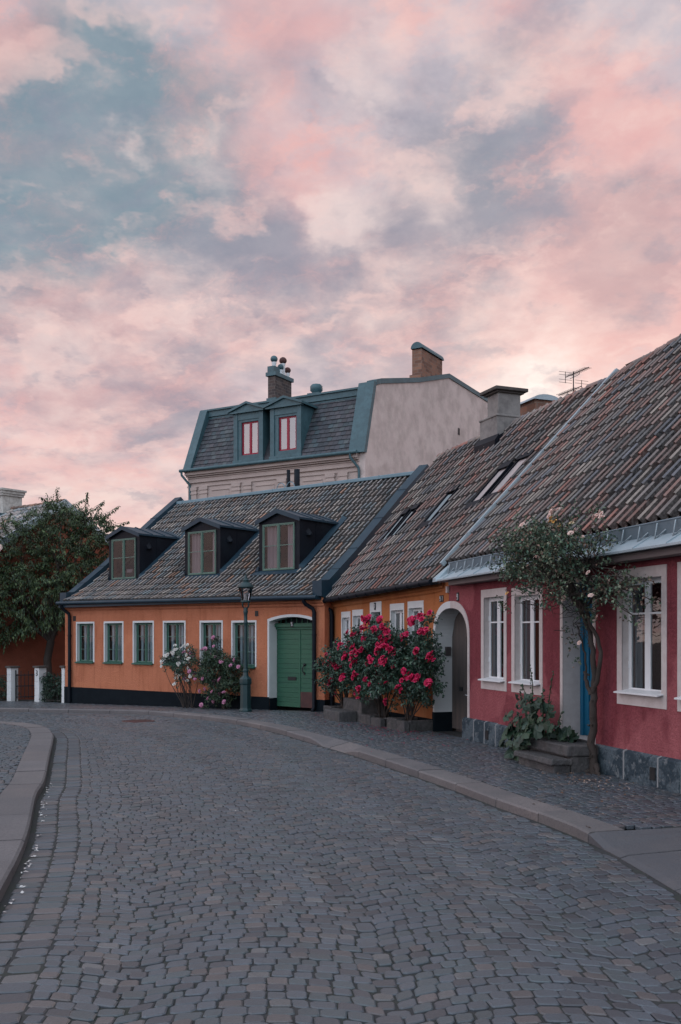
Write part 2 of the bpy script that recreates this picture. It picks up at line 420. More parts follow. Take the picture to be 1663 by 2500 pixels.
def thing(name, label, cat, loc, group=None):
    o = bpy.data.objects.new(name, None); COL.objects.link(o)
    o.empty_display_size = .3
    o.location = loc; o['label'] = label; o['category'] = cat
    if group: o['group'] = group
    return o
def tag(o, label, cat, group=None):
    o['label'] = label; o['category'] = cat
    if group: o['group'] = group
    return o
def copy_part(o, parent, offset, rot=None, scale=None):
    c = o.copy(); COL.objects.link(c); c.parent = parent; c.location = offset
    if rot is not None: c.rotation_euler = rot
    if scale is not None: c.scale = scale
    return c

class Frame:
    """a facade's own axes: s along the wall (left to right seen from the street), o outwards, z up"""
    def __init__(self, a, b):
        a = np.array(a, float); d = np.array(b, float) - a
        self.O = a; self.len = float(np.hypot(*d)); self.d = d / self.len
        n = np.array([self.d[1], -self.d[0]])
        self.n = n if n @ (-a) > 0 else -n
    def pt(self, s, o, z):
        p = self.O + self.d * s + self.n * o
        return np.array([p[0], p[1], z])
OR = Frame((-7.84, 27.2), (-.36, 21.35))
YE = Frame((-.17, 21.6), (1.894, 16.40))
RE = Frame((1.894, 16.40), (4.821, 6.0))
MA = Frame((-7.11, 44.56), (.76, 40.0))

def gz(y):
    return -.035 * max(0.0, min(y - 21.3, 12.0))

def wall_poly(mb, fr, outer, holes, o=0.0, mi=0):
    """flat wall with real openings; outer/holes are (s,z) lists"""
    loops = [outer] + holes
    vl = [[Vector((p[0], p[1], 0)) for p in lp] for lp in loops]
    flat = [p for lp in loops for p in lp]
    tri = tessellate_polygon(vl)
    V = [fr.pt(p[0], o, p[1]) for p in flat]
    F = []
    for t in tri:
        a, b, c = (V[i] for i in t)
        nrm = np.cross(b - a, c - a)
        F.append(tuple(t) if nrm[:2] @ fr.n > 0 else tuple(t[::-1]))
    mb.add(V, F, mi)
def rect(s0, s1, z0, z1):
    return [(s0, z0), (s1, z0), (s1, z1), (s0, z1)]
def strip_between(mb, fr, lp, o0, o1, mi=0, closed=True):
    n = len(lp)
    for i in range(n if closed else n - 1):
        a, b = lp[i], lp[(i + 1) % n]
        mb.quad(fr.pt(a[0], o0, a[1]), fr.pt(b[0], o0, b[1]), fr.pt(b[0], o1, b[1]), fr.pt(a[0], o1, a[1]), mi)

SEG = {'0': 'abcdef', '1': 'bc', '2': 'abged', '3': 'abgcd', '5': 'afgcd', '7': 'abc', '9': 'abcdfg'}
def digit(mb, fr, ch, s, z, w, h, o, th, mi=0):
    """one numeral drawn with rounded strokes"""
    m = z + h / 2
    seg = {'a': ((s, z + h), (s + w, z + h)), 'b': ((s + w, z + h), (s + w, m)), 'c': ((s + w, m), (s + w, z)), 'd': ((s, z), (s + w, z)),
           'e': ((s, z), (s, m)), 'f': ((s, m), (s, z + h)), 'g': ((s, m), (s + w, m))}
    if ch == '7':
        st = [((s, z + h), (s + w, z + h)), ((s + w, z + h), (s + w * .35, z))]
    elif ch == '5':
        st = [((s + w, z + h), (s, z + h)), ((s, z + h), (s, m + .05 * h)), ((s, m + .08 * h), (s + w * .8, m + .08 * h)), ((s + w * .8, m + .08 * h), (s + w, m - .12 * h)),
              ((s + w, m - .12 * h), (s + w, z + .15 * h)), ((s + w, z + .15 * h), (s + .75 * w, z)), ((s + .75 * w, z), (s, z + .03 * h))]
    elif ch == '1':
        st = [((s + w * .6, z + h), (s + w * .6, z)), ((s + w * .6, z + h), (s + w * .1, z + h * .75))]
    elif ch == '3':
        st = [seg[k] for k in 'abgcd']
    else:
        st = [seg[k] for k in SEG[ch]]
    for a, b in st:
        mb.tube([fr.pt(a[0], o, a[1]), fr.pt(b[0], o, b[1])], th, 6, mi, True)

# ------------------------------------------------------------------ ground, road, pavements, kerbs
rnd = random.Random(11)
class Curve2:
    def __init__(self, pts, step=.1):
        P = [np.array(p, float) for p in pts]
        out = []
        for i in range(len(P) - 1):
            p0, p1, p2, p3 = P[max(i - 1, 0)], P[i], P[i + 1], P[min(i + 2, len(P) - 1)]
            n = max(2, int(np.linalg.norm(p2 - p1) / step))
            for k in range(n):
                t = k / n
                out.append(.5 * ((2 * p1) + (-p0 + p2) * t + (2 * p0 - 5 * p1 + 4 * p2 - p3) * t * t + (-p0 + 3 * p1 - 3 * p2 + p3) * t ** 3))
        out.append(P[-1])
        self.p = np.array(out)
        dl = np.linalg.norm(np.diff(self.p, axis=0), axis=1)
        self.a = np.concatenate([[0], np.cumsum(dl)]); self.len = self.a[-1]
        t = np.gradient(self.p, axis=0)
        k = np.ones(7) / 7
        t = np.stack([np.convolve(np.pad(t[:, j], 3, 'edge'), k, 'valid') for j in (0, 1)], 1)
        t /= np.linalg.norm(t, axis=1)[:, None]
        self.n = np.stack([t[:, 1], -t[:, 0]], 1)      # right-hand side of travel
    def at(self, a, b=0.0):
        x = np.interp(a, self.a, self.p[:, 0]); y = np.interp(a, self.a, self.p[:, 1])
        nx = np.interp(a, self.a, self.n[:, 0]); ny = np.interp(a, self.a, self.n[:, 1])
        return x + nx * b, y + ny * b
    def side(self, q):
        """signed distance of point to curve (positive on the right)"""
        if not hasattr(self, 'q'): self.q, self.qn = self.p[::2], self.n[::2]
        dx = self.q[:, 0] - q[0]; dy = self.q[:, 1] - q[1]; i = int(np.argmin(dx * dx + dy * dy))
        return float(-(dx[i] * self.qn[i, 0] + dy[i] * self.qn[i, 1])), i

KR = Curve2([(2.5, -6), (2.48, 0), (2.42, 3), (2.36, 5.5), (2.25, 7.0), (2.12, 8.0), (1.88, 8.95), (1.60, 9.8), (1.15, 11.3), (.14, 14.2), (-.43, 15.6), (-1.25, 17.6), (-2.26, 19.4), (-3.79, 21.0), (-5.03, 21.95), (-6.5, 22.6), (-7.9, 23.0), (-12, 23.7), (-22, 25)])
KL = Curve2([(-1.5, -6), (-1.52, 0), (-1.7, 3), (-1.92, 4.6), (-2.22, 6.2), (-2.63, 8.0), (-3.22, 10.1), (-3.47, 11.2), (-4.11, 13.5), (-4.58, 15.2), (-5.0, 16.6), (-5.6, 17.9), (-6.7, 18.9), (-9, 19.7), (-13, 20.3), (-22, 21.2)])
CL = Curve2([(.5, -6), (.48, 0), (.35, 3), (.1, 6), (-.5, 8.5), (-1.05, 10.5), (-2.0, 13.2), (-3.1, 16.0), (-4.6, 18.6), (-6.8, 20.3), (-10, 21.4), (-14, 22.0), (-22, 23.1)])

def inpoly(x, y, poly):
    c = False; n = len(poly); j = n - 1
    for i in range(n):
        xi, yi = poly[i]; xj, yj = poly[j]
        if (yi > y) != (yj > y) and x < (xj - xi) * (y - yi) / (yj - yi) + xi:
            c = not c
        j = i
    return c

def sett_tint(r):
    k = r.random()
    base = (.086, .103, .123)
    if k < .12: base = (.122, .108, .108)
    elif k < .30: base = (.074, .098, .11)
    elif k < .34: base = (.135, .135, .138)
    elif k < .52: base = (.06, .065, .077)
    m = r.uniform(.84, 1.15)
    return tuple(c * m for c in base)

def setts(mb, curve, a0, a1, b0, b1, pa, pb, top, inside, r, fan=0.0, fanw=1.2, jit=.10, gap=.006, warp=0.0, fixed=False):
    na = int((a1 - a0) / pa); V = []; F = []; T = []
    for i in range(na + 1):
        b = b0 if fixed else b0 - r.random() * pb
        a = a0 + i * pa
        def fan_at(bb):
            if not fan: return 0.0
            t = ((bb + 50 * fanw) % fanw) / fanw - .5
            return fan * (1 - 4 * t * t)
        ok = lambda bb: inside(*curve.at(a + fan_at(bb) + pa / 2, bb))
        if not fixed:            # the first stone of a row starts flush with the edge
            while b < b1 and not ok(b + .012): b += .02
        while b < b1:
            w = pb if fixed else pb * r.uniform(.82, 1.22)
            if not fixed and not ok(b + w - .01):
                while w > .05 and not ok(b + w - .01): w -= .01
                if w <= .05:
                    b += .06; continue
            ja = pa * r.uniform(-jit, jit) * .5
            def fa(bb):
                if not fan: return 0.0
                t = ((bb + 50 * fanw) % fanw) / fanw - .5
                return fan * (1 - 4 * t * t)
            def wv(aa, bb):
                return warp * (math.sin(aa * 1.7 + bb * 2.3) + math.sin(aa * .9 - bb * 3.1))
            cb = b + w / 2
            # a stone never straddles the valley between two arcs
            f0 = fa(b + w * .08) if (int((b + 50 * fanw) / fanw) == int((b + w + 50 * fanw) / fanw)) else fa(cb)
            f1 = fa(b + w * .92) if (int((b + 50 * fanw) / fanw) == int((b + w + 50 * fanw) / fanw)) else fa(cb)
            x, y = curve.at(a + (f0 + f1) / 2 + pa / 2, cb)
            if inside(x, y):
                J = lambda: r.uniform(-.007, .007)
                cs = [(a + f0 + gap + ja + J(), b + gap + J()), (a + f1 + gap + ja + J(), b + w - gap + J()),
                      (a + f1 + pa - gap + ja + J(), b + w - gap + J()), (a + f0 + pa - gap + ja + J(), b + gap + J())]
                cs = [(aa + wv(aa, bb), bb) for aa, bb in cs]
                pts = [curve.at(aa, bb) for aa, bb in cs]
                cx = sum(p[0] for p in pts) / 4; cy = sum(p[1] for p in pts) / 4
                z = gz(cy) + top + r.uniform(-.004, .004)
                tilt = (r.uniform(-.02, .02), r.uniform(-.02, .02))
                ring = []
                pts8 = []
                for k in range(4):      # worn corners
                    p, q, o_ = pts[k], pts[(k + 1) % 4], pts[k - 1]
                    cu = r.uniform(.08, .2)
                    pts8 += [(p[0] + (o_[0] - p[0]) * cu, p[1] + (o_[1] - p[1]) * cu), (p[0] + (q[0] - p[0]) * cu, p[1] + (q[1] - p[1]) * cu)]
                for sc, dz in ((1.0, -.035), (.985, -.0055), (.86, 0.0)):
                    for p in pts8:
                        dx = (p[0] - cx) * sc; dy = (p[1] - cy) * sc
                        ring.append((cx + dx, cy + dy, z + dz + dx * tilt[0] + dy * tilt[1]))
                n = len(V); V += ring
                F += [tuple(n + 16 + k for k in range(8))] + [(n + k, n + (k + 1) % 8, n + 8 + (k + 1) % 8, n + 8 + k) for k in range(8)] + \
                     [(n + 8 + k, n + 8 + (k + 1) % 8, n + 16 + (k + 1) % 8, n + 16 + k) for k in range(8)]
                t = sett_tint(r); T += [t] * 17
            b += w
    # orient up
    base = len(mb.v)
    mb.v.extend(V)
    A = np.array(V); 
    for f, t in zip(F, T):
        p = A[list(f)]
        e1, e2 = p[1] - p[0], p[2] - p[0]
        nz = e1[0] * e2[1] - e1[1] * e2[0]
        ff = f if nz >= 0 else f[::-1]
        mb.f.append(tuple(base + i for i in ff)); mb.mi.append(0); mb.t.append(t); mb.smooth.append(False)

def flat_area(mb, poly, dz, mi):
    """polygon at ground height + dz, split along the change of slope"""
    Y = 21.3
    for keep in (lambda y: y <= Y, lambda y: y >= Y):
        out = []
        n = len(poly)
        for i in range(n):
            p, q = poly[i], poly[(i + 1) % n]
            if keep(p[1]): out.append(p)
            if (p[1] - Y) * (q[1] - Y) < 0:
                t = (Y - p[1]) / (q[1] - p[1]); out.append((p[0] + t * (q[0] - p[0]), Y))
        if len(out) < 3: continue
        tri = tessellate_polygon([[Vector((p[0], p[1], 0)) for p in out]])
        V = [(p[0], p[1], gz(p[1]) + dz) for p in out]
        F = []
        for t in tri:
            a, b, c = (np.array(V[i]) for i in t)
            F.append(tuple(t) if np.cross(b - a, c - a)[2] > 0 else tuple(t[::-1]))
        mb.add(V, F, mi, (1, 1, 1))

def build_ground():
    mb = MB()
    ys = [-200, -6, 21.3, 33.3, 600]
    for i in range(4):
        y0, y1 = ys[i], ys[i + 1]
        mb.quad((-400, y0, gz(y0) - .16), (400, y0, gz(y0) - .16), (400, y1, gz(y1) - .16), (-400, y1, gz(y1) - .16))
    mb.build('ground', 'soil', kind='structure')
    # the carriageway
    r = random.Random(5)
    mb = MB()
    for y0, y1 in ((-5.9, 21.3), (21.3, 25.5)):
        mb.quad((-21, y0, gz(y0) - .0885), (3.5, y0, gz(y0) - .0885), (3.5, y1, gz(y1) - .0885), (-21, y1, gz(y1) - .0885), 1, (1, 1, 1))
    kr = KR.p[::3]; 
    road = [tuple(p) for p in KL.p[::4]] + [tuple(p) for p in KR.p[::4][::-1]]
    def in_road(x, y):
        if not inpoly(x, y, road): return False
        s, _ = KL.side((x, y))
        if s < .425: return False
        s2, _ = KR.side((x, y))
        return s2 < -.05 and y > 2.6 and x > -16 and math.hypot(x + 4.2, y - 19.85) > .36
    setts(mb, CL, 8.0, CL.len - 5, -3.4, 3.9, .098, .106, -.08, in_road, r, .20, 1.3, .12, .0028, .005)
    # two straight rows of larger setts along the left kerb
    for k in range(2):
        setts(mb, KL, 7.8, KL.len - 6, .045 + k * .19, .045 + k * .19 + .01, .135, .187, -.081, lambda x, y: y > 2.6, r, 0, 1.2, .15, .005, 0.0, True)
    mb.build('road', ['sett', 'joint'], kind='structure')
    # pavement on the house side
    r = random.Random(6)
    mb = MB()
    poly = [tuple(p + n * (.30 if p[1] > 8.2 else 1.12)) for p, n in zip(KR.p[::4], KR.n[::4])]
    poly2 = poly + [(-22, 34), (2.5, 27), (9, 20), (9, -6)]
    flat_area(mb, poly2, -.013, 1)
    def in_pave(x, y):
        s, _ = KR.side((x, y))
        if s < .36: return False
        if y < 4.5 or x < -13.5: return False
        for fr in (OR, YE, RE):
            p = np.array([x, y]) - fr.O; ss = p @ fr.d; oo = p @ fr.n
            if -.3 < ss < fr.len + .3 and oo < .06: return False
        p = np.array([x, y]) - OR.O
        if (p @ OR.d) < 0 and (p @ OR.n) < -.35: return False
        if y < 8.35 and s < 1.17: return False
        return True
    setts(mb, KR, 9.5, KR.len - 6, .34, 5.2, .098, .105, 0.0, in_pave, r, 0, 1.2, .2, .005, .01)
    mb.build('pavement', ['sett', 'joint'], kind='structure')
    r = random.Random(7)
    mb = MB()
    poly = [tuple(p - n * .30) for p, n in zip(KL.p[::4], KL.n[::4])]
    flat_area(mb, poly + [(-22, -6)], -.013, 1)
    def in_left(x, y):
        s, _ = KL.side((x, y))
        return s < -.36 and x > (-11 if y > 9 else -6) and y > 3
    setts(mb, KL, 8.5, KL.len - 9, -4.5, -.34, .098, .105, 0.0, in_left, r, 0, 1.2, .2, .005, .01)
    mb.build('pavement', ['sett', 'joint'], kind='structure')
    # kerb stones
    r = random.Random(8)
    def kerb(cv, a0, a1, sgn, wid, top, lens):
        mb = MB(); a = a0
        while a < a1:
            L = r.uniform(*lens); e = min(a + L, a1)
            q = []
            for b in (0.0, wid):
                q.append([cv.at(aa, sgn * b) for aa in np.linspace(a + .007, e - .007, 5)])
            j = r.uniform(-.006, .006); tm = r.uniform(.82, 1.08); t = r.choice([(1, 1, 1), (1.05, 1.0, .98), (.92, .93, .96), (1.02, .98, .97), (.86, .87, .90)])
            t = tuple(c * tm for c in t)
            for i in range(4):
                am = a + (e - a) * (i + .5) / 4
                zi = [top(a + (e - a) * k / 4) for k in (i, i + 1)]
                A, B, C, D = q[0][i], q[0][i + 1], q[1][i + 1], q[1][i]
                z = lambda p, k, back: gz(p[1]) + j + (max(zi[k], -.074) if not back else .005)
                lo = lambda p: (p[0], p[1], gz(p[1]) - .2)
                T = [(A[0], A[1], z(A, 0, 0)), (B[0], B[1], z(B, 1, 0)), (C[0], C[1], z(C, 1, 1)), (D[0], D[1], z(D, 0, 1))]
                # small rounded arris on the road side
                def lerp(p, q_, t_): return tuple(p[k] + (q_[k] - p[k]) * t_ for k in range(3))
                A2 = lerp(T[0], T[3], .06); B2 = lerp(T[1], T[2], .06)
                A1 = (T[0][0], T[0][1], T[0][2] - .016); B1 = (T[1][0], T[1][1], T[1][2] - .016)
                mb.quad(A2, B2, T[2], T[3], 0, t); mb.quad(A1, B1, B2, A2, 0, t); mb.quad(lo(A), lo(B), B1, A1, 0, t)
                mb.quad(lo(D), T[3], T[2], lo(C), 0, t)
                if i == 0: mb.poly([lo(A), A1, A2, T[3], lo(D)], 0, t)
                if i == 3: mb.poly([lo(B), lo(C), T[2], B2, B1], 0, t)
            a = e
        bm = bmesh.new()
        return mb
    def top_r(a):
        x, y = KR.at(a)
        d1 = max(0.0, min(1.0, min((15.65 - y) / .35, (y - 14.05) / .35)))
        d2 = max(0.0, min(1.0, (8.15 - y) / .35))
        return .006 - .075 * max(d1, d2)
    a_sp = float(np.interp(8.1, KR.p[:80, 1] if False else KR.p[:, 1][:int(np.argmax(KR.p[:, 1] > 9))], KR.a[:int(np.argmax(KR.p[:, 1] > 9))]))
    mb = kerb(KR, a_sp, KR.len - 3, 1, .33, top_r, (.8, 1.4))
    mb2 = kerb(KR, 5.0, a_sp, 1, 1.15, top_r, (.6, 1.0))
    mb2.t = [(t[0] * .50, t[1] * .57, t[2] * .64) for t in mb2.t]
    n = len(mb.v)
    for p in mb2.v: mb.v.append(p)
    for f, m_, t, s_ in zip(mb2.f, mb2.mi, mb2.t, mb2.smooth):
        mb.f.append(tuple(i + n for i in f)); mb.mi.append(m_); mb.t.append(t); mb.smooth.append(s_)
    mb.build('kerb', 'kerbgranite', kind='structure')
    mb = kerb(KL, 5.0, KL.len - 5, -1, .36, lambda a: .004, (.7, 1.2))
    mb.build('kerb', 'kerbgranite', kind='structure')
    # manhole cover
    mb = MB()
    c = (-4.2, 19.85, -.082)
    mb.lathe(c, [(.34, -.03), (.34, .004), (.30, .006), (.295, -.004), (.28, -.004), (.275, .005), (.0, .007)], 28)
    for k in range(-3, 4):
        w = math.sqrt(.25 ** 2 - (k * .07) ** 2)
        mb.hexa([(c[0] - w, c[1] + k * .07 - .012, c[2] + .004), (c[0] + w, c[1] + k * .07 - .012, c[2] + .004), (c[0] + w, c[1] + k * .07 + .012, c[2] + .004), (c[0] - w, c[1] + k * .07 + .012, c[2] + .004),
                 (c[0] - w, c[1] + k * .07 - .010, c[2] + .013), (c[0] + w, c[1] + k * .07 - .010, c[2] + .013), (c[0] + w, c[1] + k * .07 + .010, c[2] + .013), (c[0] - w, c[1] + k * .07 + .010, c[2] + .013)])
    tag(mb.build('manhole_cover', 'rust', loc=c), 'round rusty iron manhole cover set in the cobbled road', 'manhole cover')
MATDEF['kerbgranite'] = lambda: mat('kerb_granite', (.19, .172, .168), .75, (26, .8, .012), [(170, (.10, .095, .095), .55), (2.2, (.12, .11, .112), .6), (38, (.09, .085, .088), .5, .5, .62), (.7, (.10, .10, .105), .5)], tint=True, spec=.4)
build_ground()

# ------------------------------------------------------------------ roofs
PROF = [(.0, -.035), (.03, -.012), (.16, -.016), (.30, -.010), (.42, .003), (.53, .020), (.62, .031), (.70, .033), (.77, .022), (.80, -.035)]
GREYTILES = [(.40, .345, .32)] * 5 + [(.35, .32, .31)] * 5 + [(.45, .365, .32)] * 4 + [(.27, .285, .30)] * 4 + [(.50, .44, .39)] * 4 + [(.29, .33, .345)] * 3 + [(.52, .29, .20)]
REDTILES = [(.28, .195, .175)] * 5 + [(.26, .22, .205)] * 5 + [(.33, .19, .16)] * 4 + [(.20, .19, .19)] * 4 + [(.38, .17, .135)] * 2 + [(.37, .31, .27)] * 4 + [(.18, .18, .20)] * 2

def tile_roof(name, parent, P, nu, nv, palette, seed, skip=None, k=1.0, wob=.018):
    """P(u,t): surface point, u along the eave 0..1, t up the slope 0..1; every pantile is laid as its own curved piece"""
    r = random.Random(seed); mb = MB()
    Pn = lambda u, t: np.array(P(u, t), float)
    # underlay
    gu, gt = 12, 8
    ps = [[Pn(i / gu, j / gt) for j in range(gt + 1)] for i in range(gu + 1)]
    for i in range(gu):
        for j in range(gt):
            a, b, c, d = ps[i][j], ps[i + 1][j], ps[i + 1][j + 1], ps[i][j + 1]
            n = np.cross(b - a, d - a); n /= np.linalg.norm(n); n *= np.sign(n[2]) * -.075
            mb.quad(a + n, b + n, c + n, d + n, 1, (1, 1, 1))
    np_ = len(PROF)
    for j in range(nv):
        off = r.uniform(-.06, .06)
        for i in range(nu):
            u0, u1 = i / nu, (i + 1) / nu
            t0, t1 = j / nv, min((j + 1.0) / nv, 1.0)
            um, tm = (u0 + u1) / 2, (t0 + t1) / 2
            if skip and skip(um, tm): continue
            dt = r.uniform(-.05, .05) / nv
            a, b = Pn(u0, t0 + dt), Pn(u1, t0 + dt); d, c = Pn(u0, t1 + .12 / nv), Pn(u1, t1 + .12 / nv)
            n = np.cross(b - a, d - a); n /= np.linalg.norm(n)
            if n[2] < 0: n = -n
            lift = r.uniform(-.004, .006) + wob * (math.sin(um * 9 + seed) * math.cos(tm * 5 + seed) )
            sk = r.uniform(-.012, .012)
            V = []
            for (x, h) in PROF:
                V.append(a + (b - a) * (x + sk) + n * (h * k + lift + .036))
            for (x, h) in PROF:
                V.append(d + (c - d) * (x - sk) + n * (h * k + lift + .002))
            for (x, h) in PROF:
                V.append(a + (b - a) * (x + sk) + n * (h * k + lift + .010))
            F = [(q, q + 1, np_ + q + 1, np_ + q) for q in range(np_ - 1)] + [(2 * np_ + q, 2 * np_ + q + 1, q + 1, q) for q in range(np_ - 1)]
            t = r.choice(palette); m = r.uniform(.65, 1.25)
            # crevice shade painted into pans and roll sides, with some moss; roll tops lightened
            shade_dirt = r.uniform(.75, 1.15)
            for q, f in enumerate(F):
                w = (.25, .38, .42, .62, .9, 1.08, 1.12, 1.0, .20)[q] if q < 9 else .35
                w = w if w > .95 else w * shade_dirt
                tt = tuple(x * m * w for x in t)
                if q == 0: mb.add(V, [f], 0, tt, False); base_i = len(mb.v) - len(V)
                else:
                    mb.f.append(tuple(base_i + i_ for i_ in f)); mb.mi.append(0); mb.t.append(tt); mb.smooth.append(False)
    return mb.build(name, ['tile', 'under'], parent)

def ridge_tiles(parent, A, B, seed, palette, L=.33, rad=.095):
    A, B = np.array(A), np.array(B); r = random.Random(seed); mb = MB()
    n = int(np.linalg.norm(B - A) / L); d = (B - A) / np.linalg.norm(B - A)
    side = np.cross(d, [0, 0, 1]); side /= np.linalg.norm(side)
    for i in range(n):
        p = A + (B - A) * i / n - d * .03; q = A + (B - A) * (i + 1) / n
        dz = r.uniform(-.012, .012); V = []
        for pp, rr in ((p, rad * 1.12), (q, rad * .95)):
            for k in range(9):
                an = math.pi * (k / 8) * 1.1 - .05 * math.pi
                V.append(pp + side * rr * math.cos(an) + np.array([0, 0, rr * math.sin(an) * .8 + dz - .02]))
        t = r.choice(palette); m = r.uniform(.7, 1.15)
        mb.add(V, [(k, k + 1, 10 + k, 9 + k) for k in range(8)] + [tuple(range(9))], 0, tuple(x * m for x in t), False)
    return mb.build('ridge_tiles', ['tile'], parent)

# ------------------------------------------------------------------ windows
def surround(parent, fr, so, si, depth, m, bottom=True, proud=.008, name='surround'):
    """painted band round an opening plus its reveals; so/si are (s0,s1,z0,z1)"""
    mb = MB()
    a0, a1, c0, c1 = so; b0, b1, d0, d1 = si
    mb.box(fr, a0, b0, c0, c1, -.004, proud); mb.box(fr, b1, a1, c0, c1, -.004, proud)
    mb.box(fr, b0, b1, d1, c1, -.004, proud)
    if bottom: mb.box(fr, b0, b1, c0, d0, -.004, proud)
    lp = rect(b0, b1, d0, d1)
    strip_between(mb, fr, lp, proud - .001, -depth)
    return mb.build(name, m, parent)

def curtain(mb, fr, s0, s1, z0, z1, o, r, mi=0):
    n = max(8, int((s1 - s0) / .012)); ph = r.uniform(0, 6)
    pts = [(s0 + (s1 - s0) * i / n, o + .022 * math.sin(i * .62 + ph) + .008 * math.sin(i * .23)) for i in range(n + 1)]
    for i in range(n):
        a, b = pts[i], pts[i + 1]
        mb.add([fr.pt(a[0], a[1], z0), fr.pt(b[0], b[1], z0), fr.pt(b[0], b[1], z1), fr.pt(a[0], a[1], z1)], [(0, 1, 2, 3)], mi, None, True)

def casement(parent, fr, s0, s1, z0, z1, o, mframe, mbar, rows, fw=.045, mull=.07, name='window', inner=None, gl='glass', bar=.018, thick=.05, label=None, ncols=2, split=None, po=.022):
    """frame with casements and glazing bars; returns the window part with its pane as a child"""
    mb = MB()
    mb.box(fr, s0, s0 + fw, z0, z1, o - thick, o); mb.box(fr, s1 - fw, s1, z0, z1, o - thick, o)
    mb.box(fr, s0 + fw, s1 - fw, z1 - fw, z1, o - thick, o); mb.box(fr, s0 + fw, s1 - fw, z0, z0 + fw, o - thick, o)
    sm = (s0 + s1) / 2
    cols = [(s0 + fw, sm - mull / 2), (sm + mull / 2, s1 - fw)] if ncols == 2 else [(s0 + fw, s1 - fw)]
    if ncols == 2:
        mb.box(fr, sm - mull / 2, sm + mull / 2, z0 + fw, z1 - fw, o - thick, o + .006)
    for c0, c1 in cols:          # sash lights with a thin stile
        e = .018
        mb.box(fr, c0, c0 + e, z0 + fw, z1 - fw, o - po - .012, o + .012 - po, 1); mb.box(fr, c1 - e, c1, z0 + fw, z1 - fw, o - po - .012, o + .012 - po, 1)
        mb.box(fr, c0 + e, c1 - e, z0 + fw, z0 + fw + e, o - po - .012, o + .012 - po, 1); mb.box(fr, c0 + e, c1 - e, z1 - fw - e, z1 - fw, o - po - .012, o + .012 - po, 1)
        for f in rows:
            zz = z0 + (z1 - z0) * f
            mb.box(fr, c0 + e, c1 - e, zz - bar / 2, zz + bar / 2, o - po - .011, o + .011 - po, 1)
        if inner:
            mb.box(fr, c0 - .005, c0 + .07, z0 + fw, z1 - fw, o - .17, o - .13, 2)
            mb.box(fr, c1 - .04, c1 + .005, z0 + fw, z1 - fw, o - .17, o - .13, 2)
    w = mb.build(name, [mframe, mbar, inner or mframe], parent)
    if label: w['label'] = label
    mb = MB()
    for c0, c1 in cols:
        mb.quad(fr.pt(c0 + .004, o - po, z0 + fw), fr.pt(c1 - .004, o - po, z0 + fw), fr.pt(c1 - .004, o - po, z1 - fw), fr.pt(c0 + .004, o - po, z1 - fw))
    mb.build('pane', gl, w)
    return w

def sill(parent, fr, s0, s1, z, o0, o1, m, th=.03, drop=.02):
    mb = MB()
    P = fr.pt
    mb.hexa([P(s0, o1, z - drop - th), P(s1, o1, z - drop - th), P(s1, o0, z - th), P(s0, o0, z - th), P(s0, o1, z - drop), P(s1, o1, z - drop), P(s1, o0, z), P(s0, o0, z)])
    return mb.build('sill', m, parent, bevel=.004)

def gable_shell(mb, fr, L, depth, wr, zr, ze_f, ze_b, zb=-.6, mi=0, s0=0.0, of=(0, 0)):
    """end walls and rear wall of a house"""
    for s, o in zip((s0, L), of):
        mb.poly([fr.pt(s, o, zb), fr.pt(s, o, ze_f + (zr - ze_f) * (-o) / wr), fr.pt(s, -wr, zr), fr.pt(s, -depth, ze_b), fr.pt(s, -depth, zb)], mi)
    mb.quad(fr.pt(s0, -depth, zb), fr.pt(L, -depth, zb), fr.pt(L, -depth, ze_b), fr.pt(s0, -depth, ze_b), mi)

def rear_slope(parent, fr, s0, s1, w0, z0, w1, z1, m='tile'):
    mb = MB(); n = 24
    for i in range(n):
        a = (i / n, (i + 1) / n)
        mb.quad(fr.pt(s0, -(w0 + (w1 - w0) * a[0]), z0 + (z1 - z0) * a[0]), fr.pt(s1, -(w0 + (w1 - w0) * a[0]), z0 + (z1 - z0) * a[0]),
                fr.pt(s1, -(w0 + (w1 - w0) * a[1]), z0 + (z1 - z0) * a[1] + .02), fr.pt(s0, -(w0 + (w1 - w0) * a[1]), z0 + (z1 - z0) * a[1] + .02), 0, (.14, .11, .10))
    return mb.build('rear_roof', m, parent)

# ------------------------------------------------------------------ the orange house with the green gate
OPROF_W = [-.2, .5, 1.2, 4.15]; OPROF_Z = [2.60, 2.98, 3.5, 5.88]
oz = lambda w: float(np.interp(w, OPROF_W, OPROF_Z))
def otilt(s): return .045 * (1 - 2 * s / 9.5)

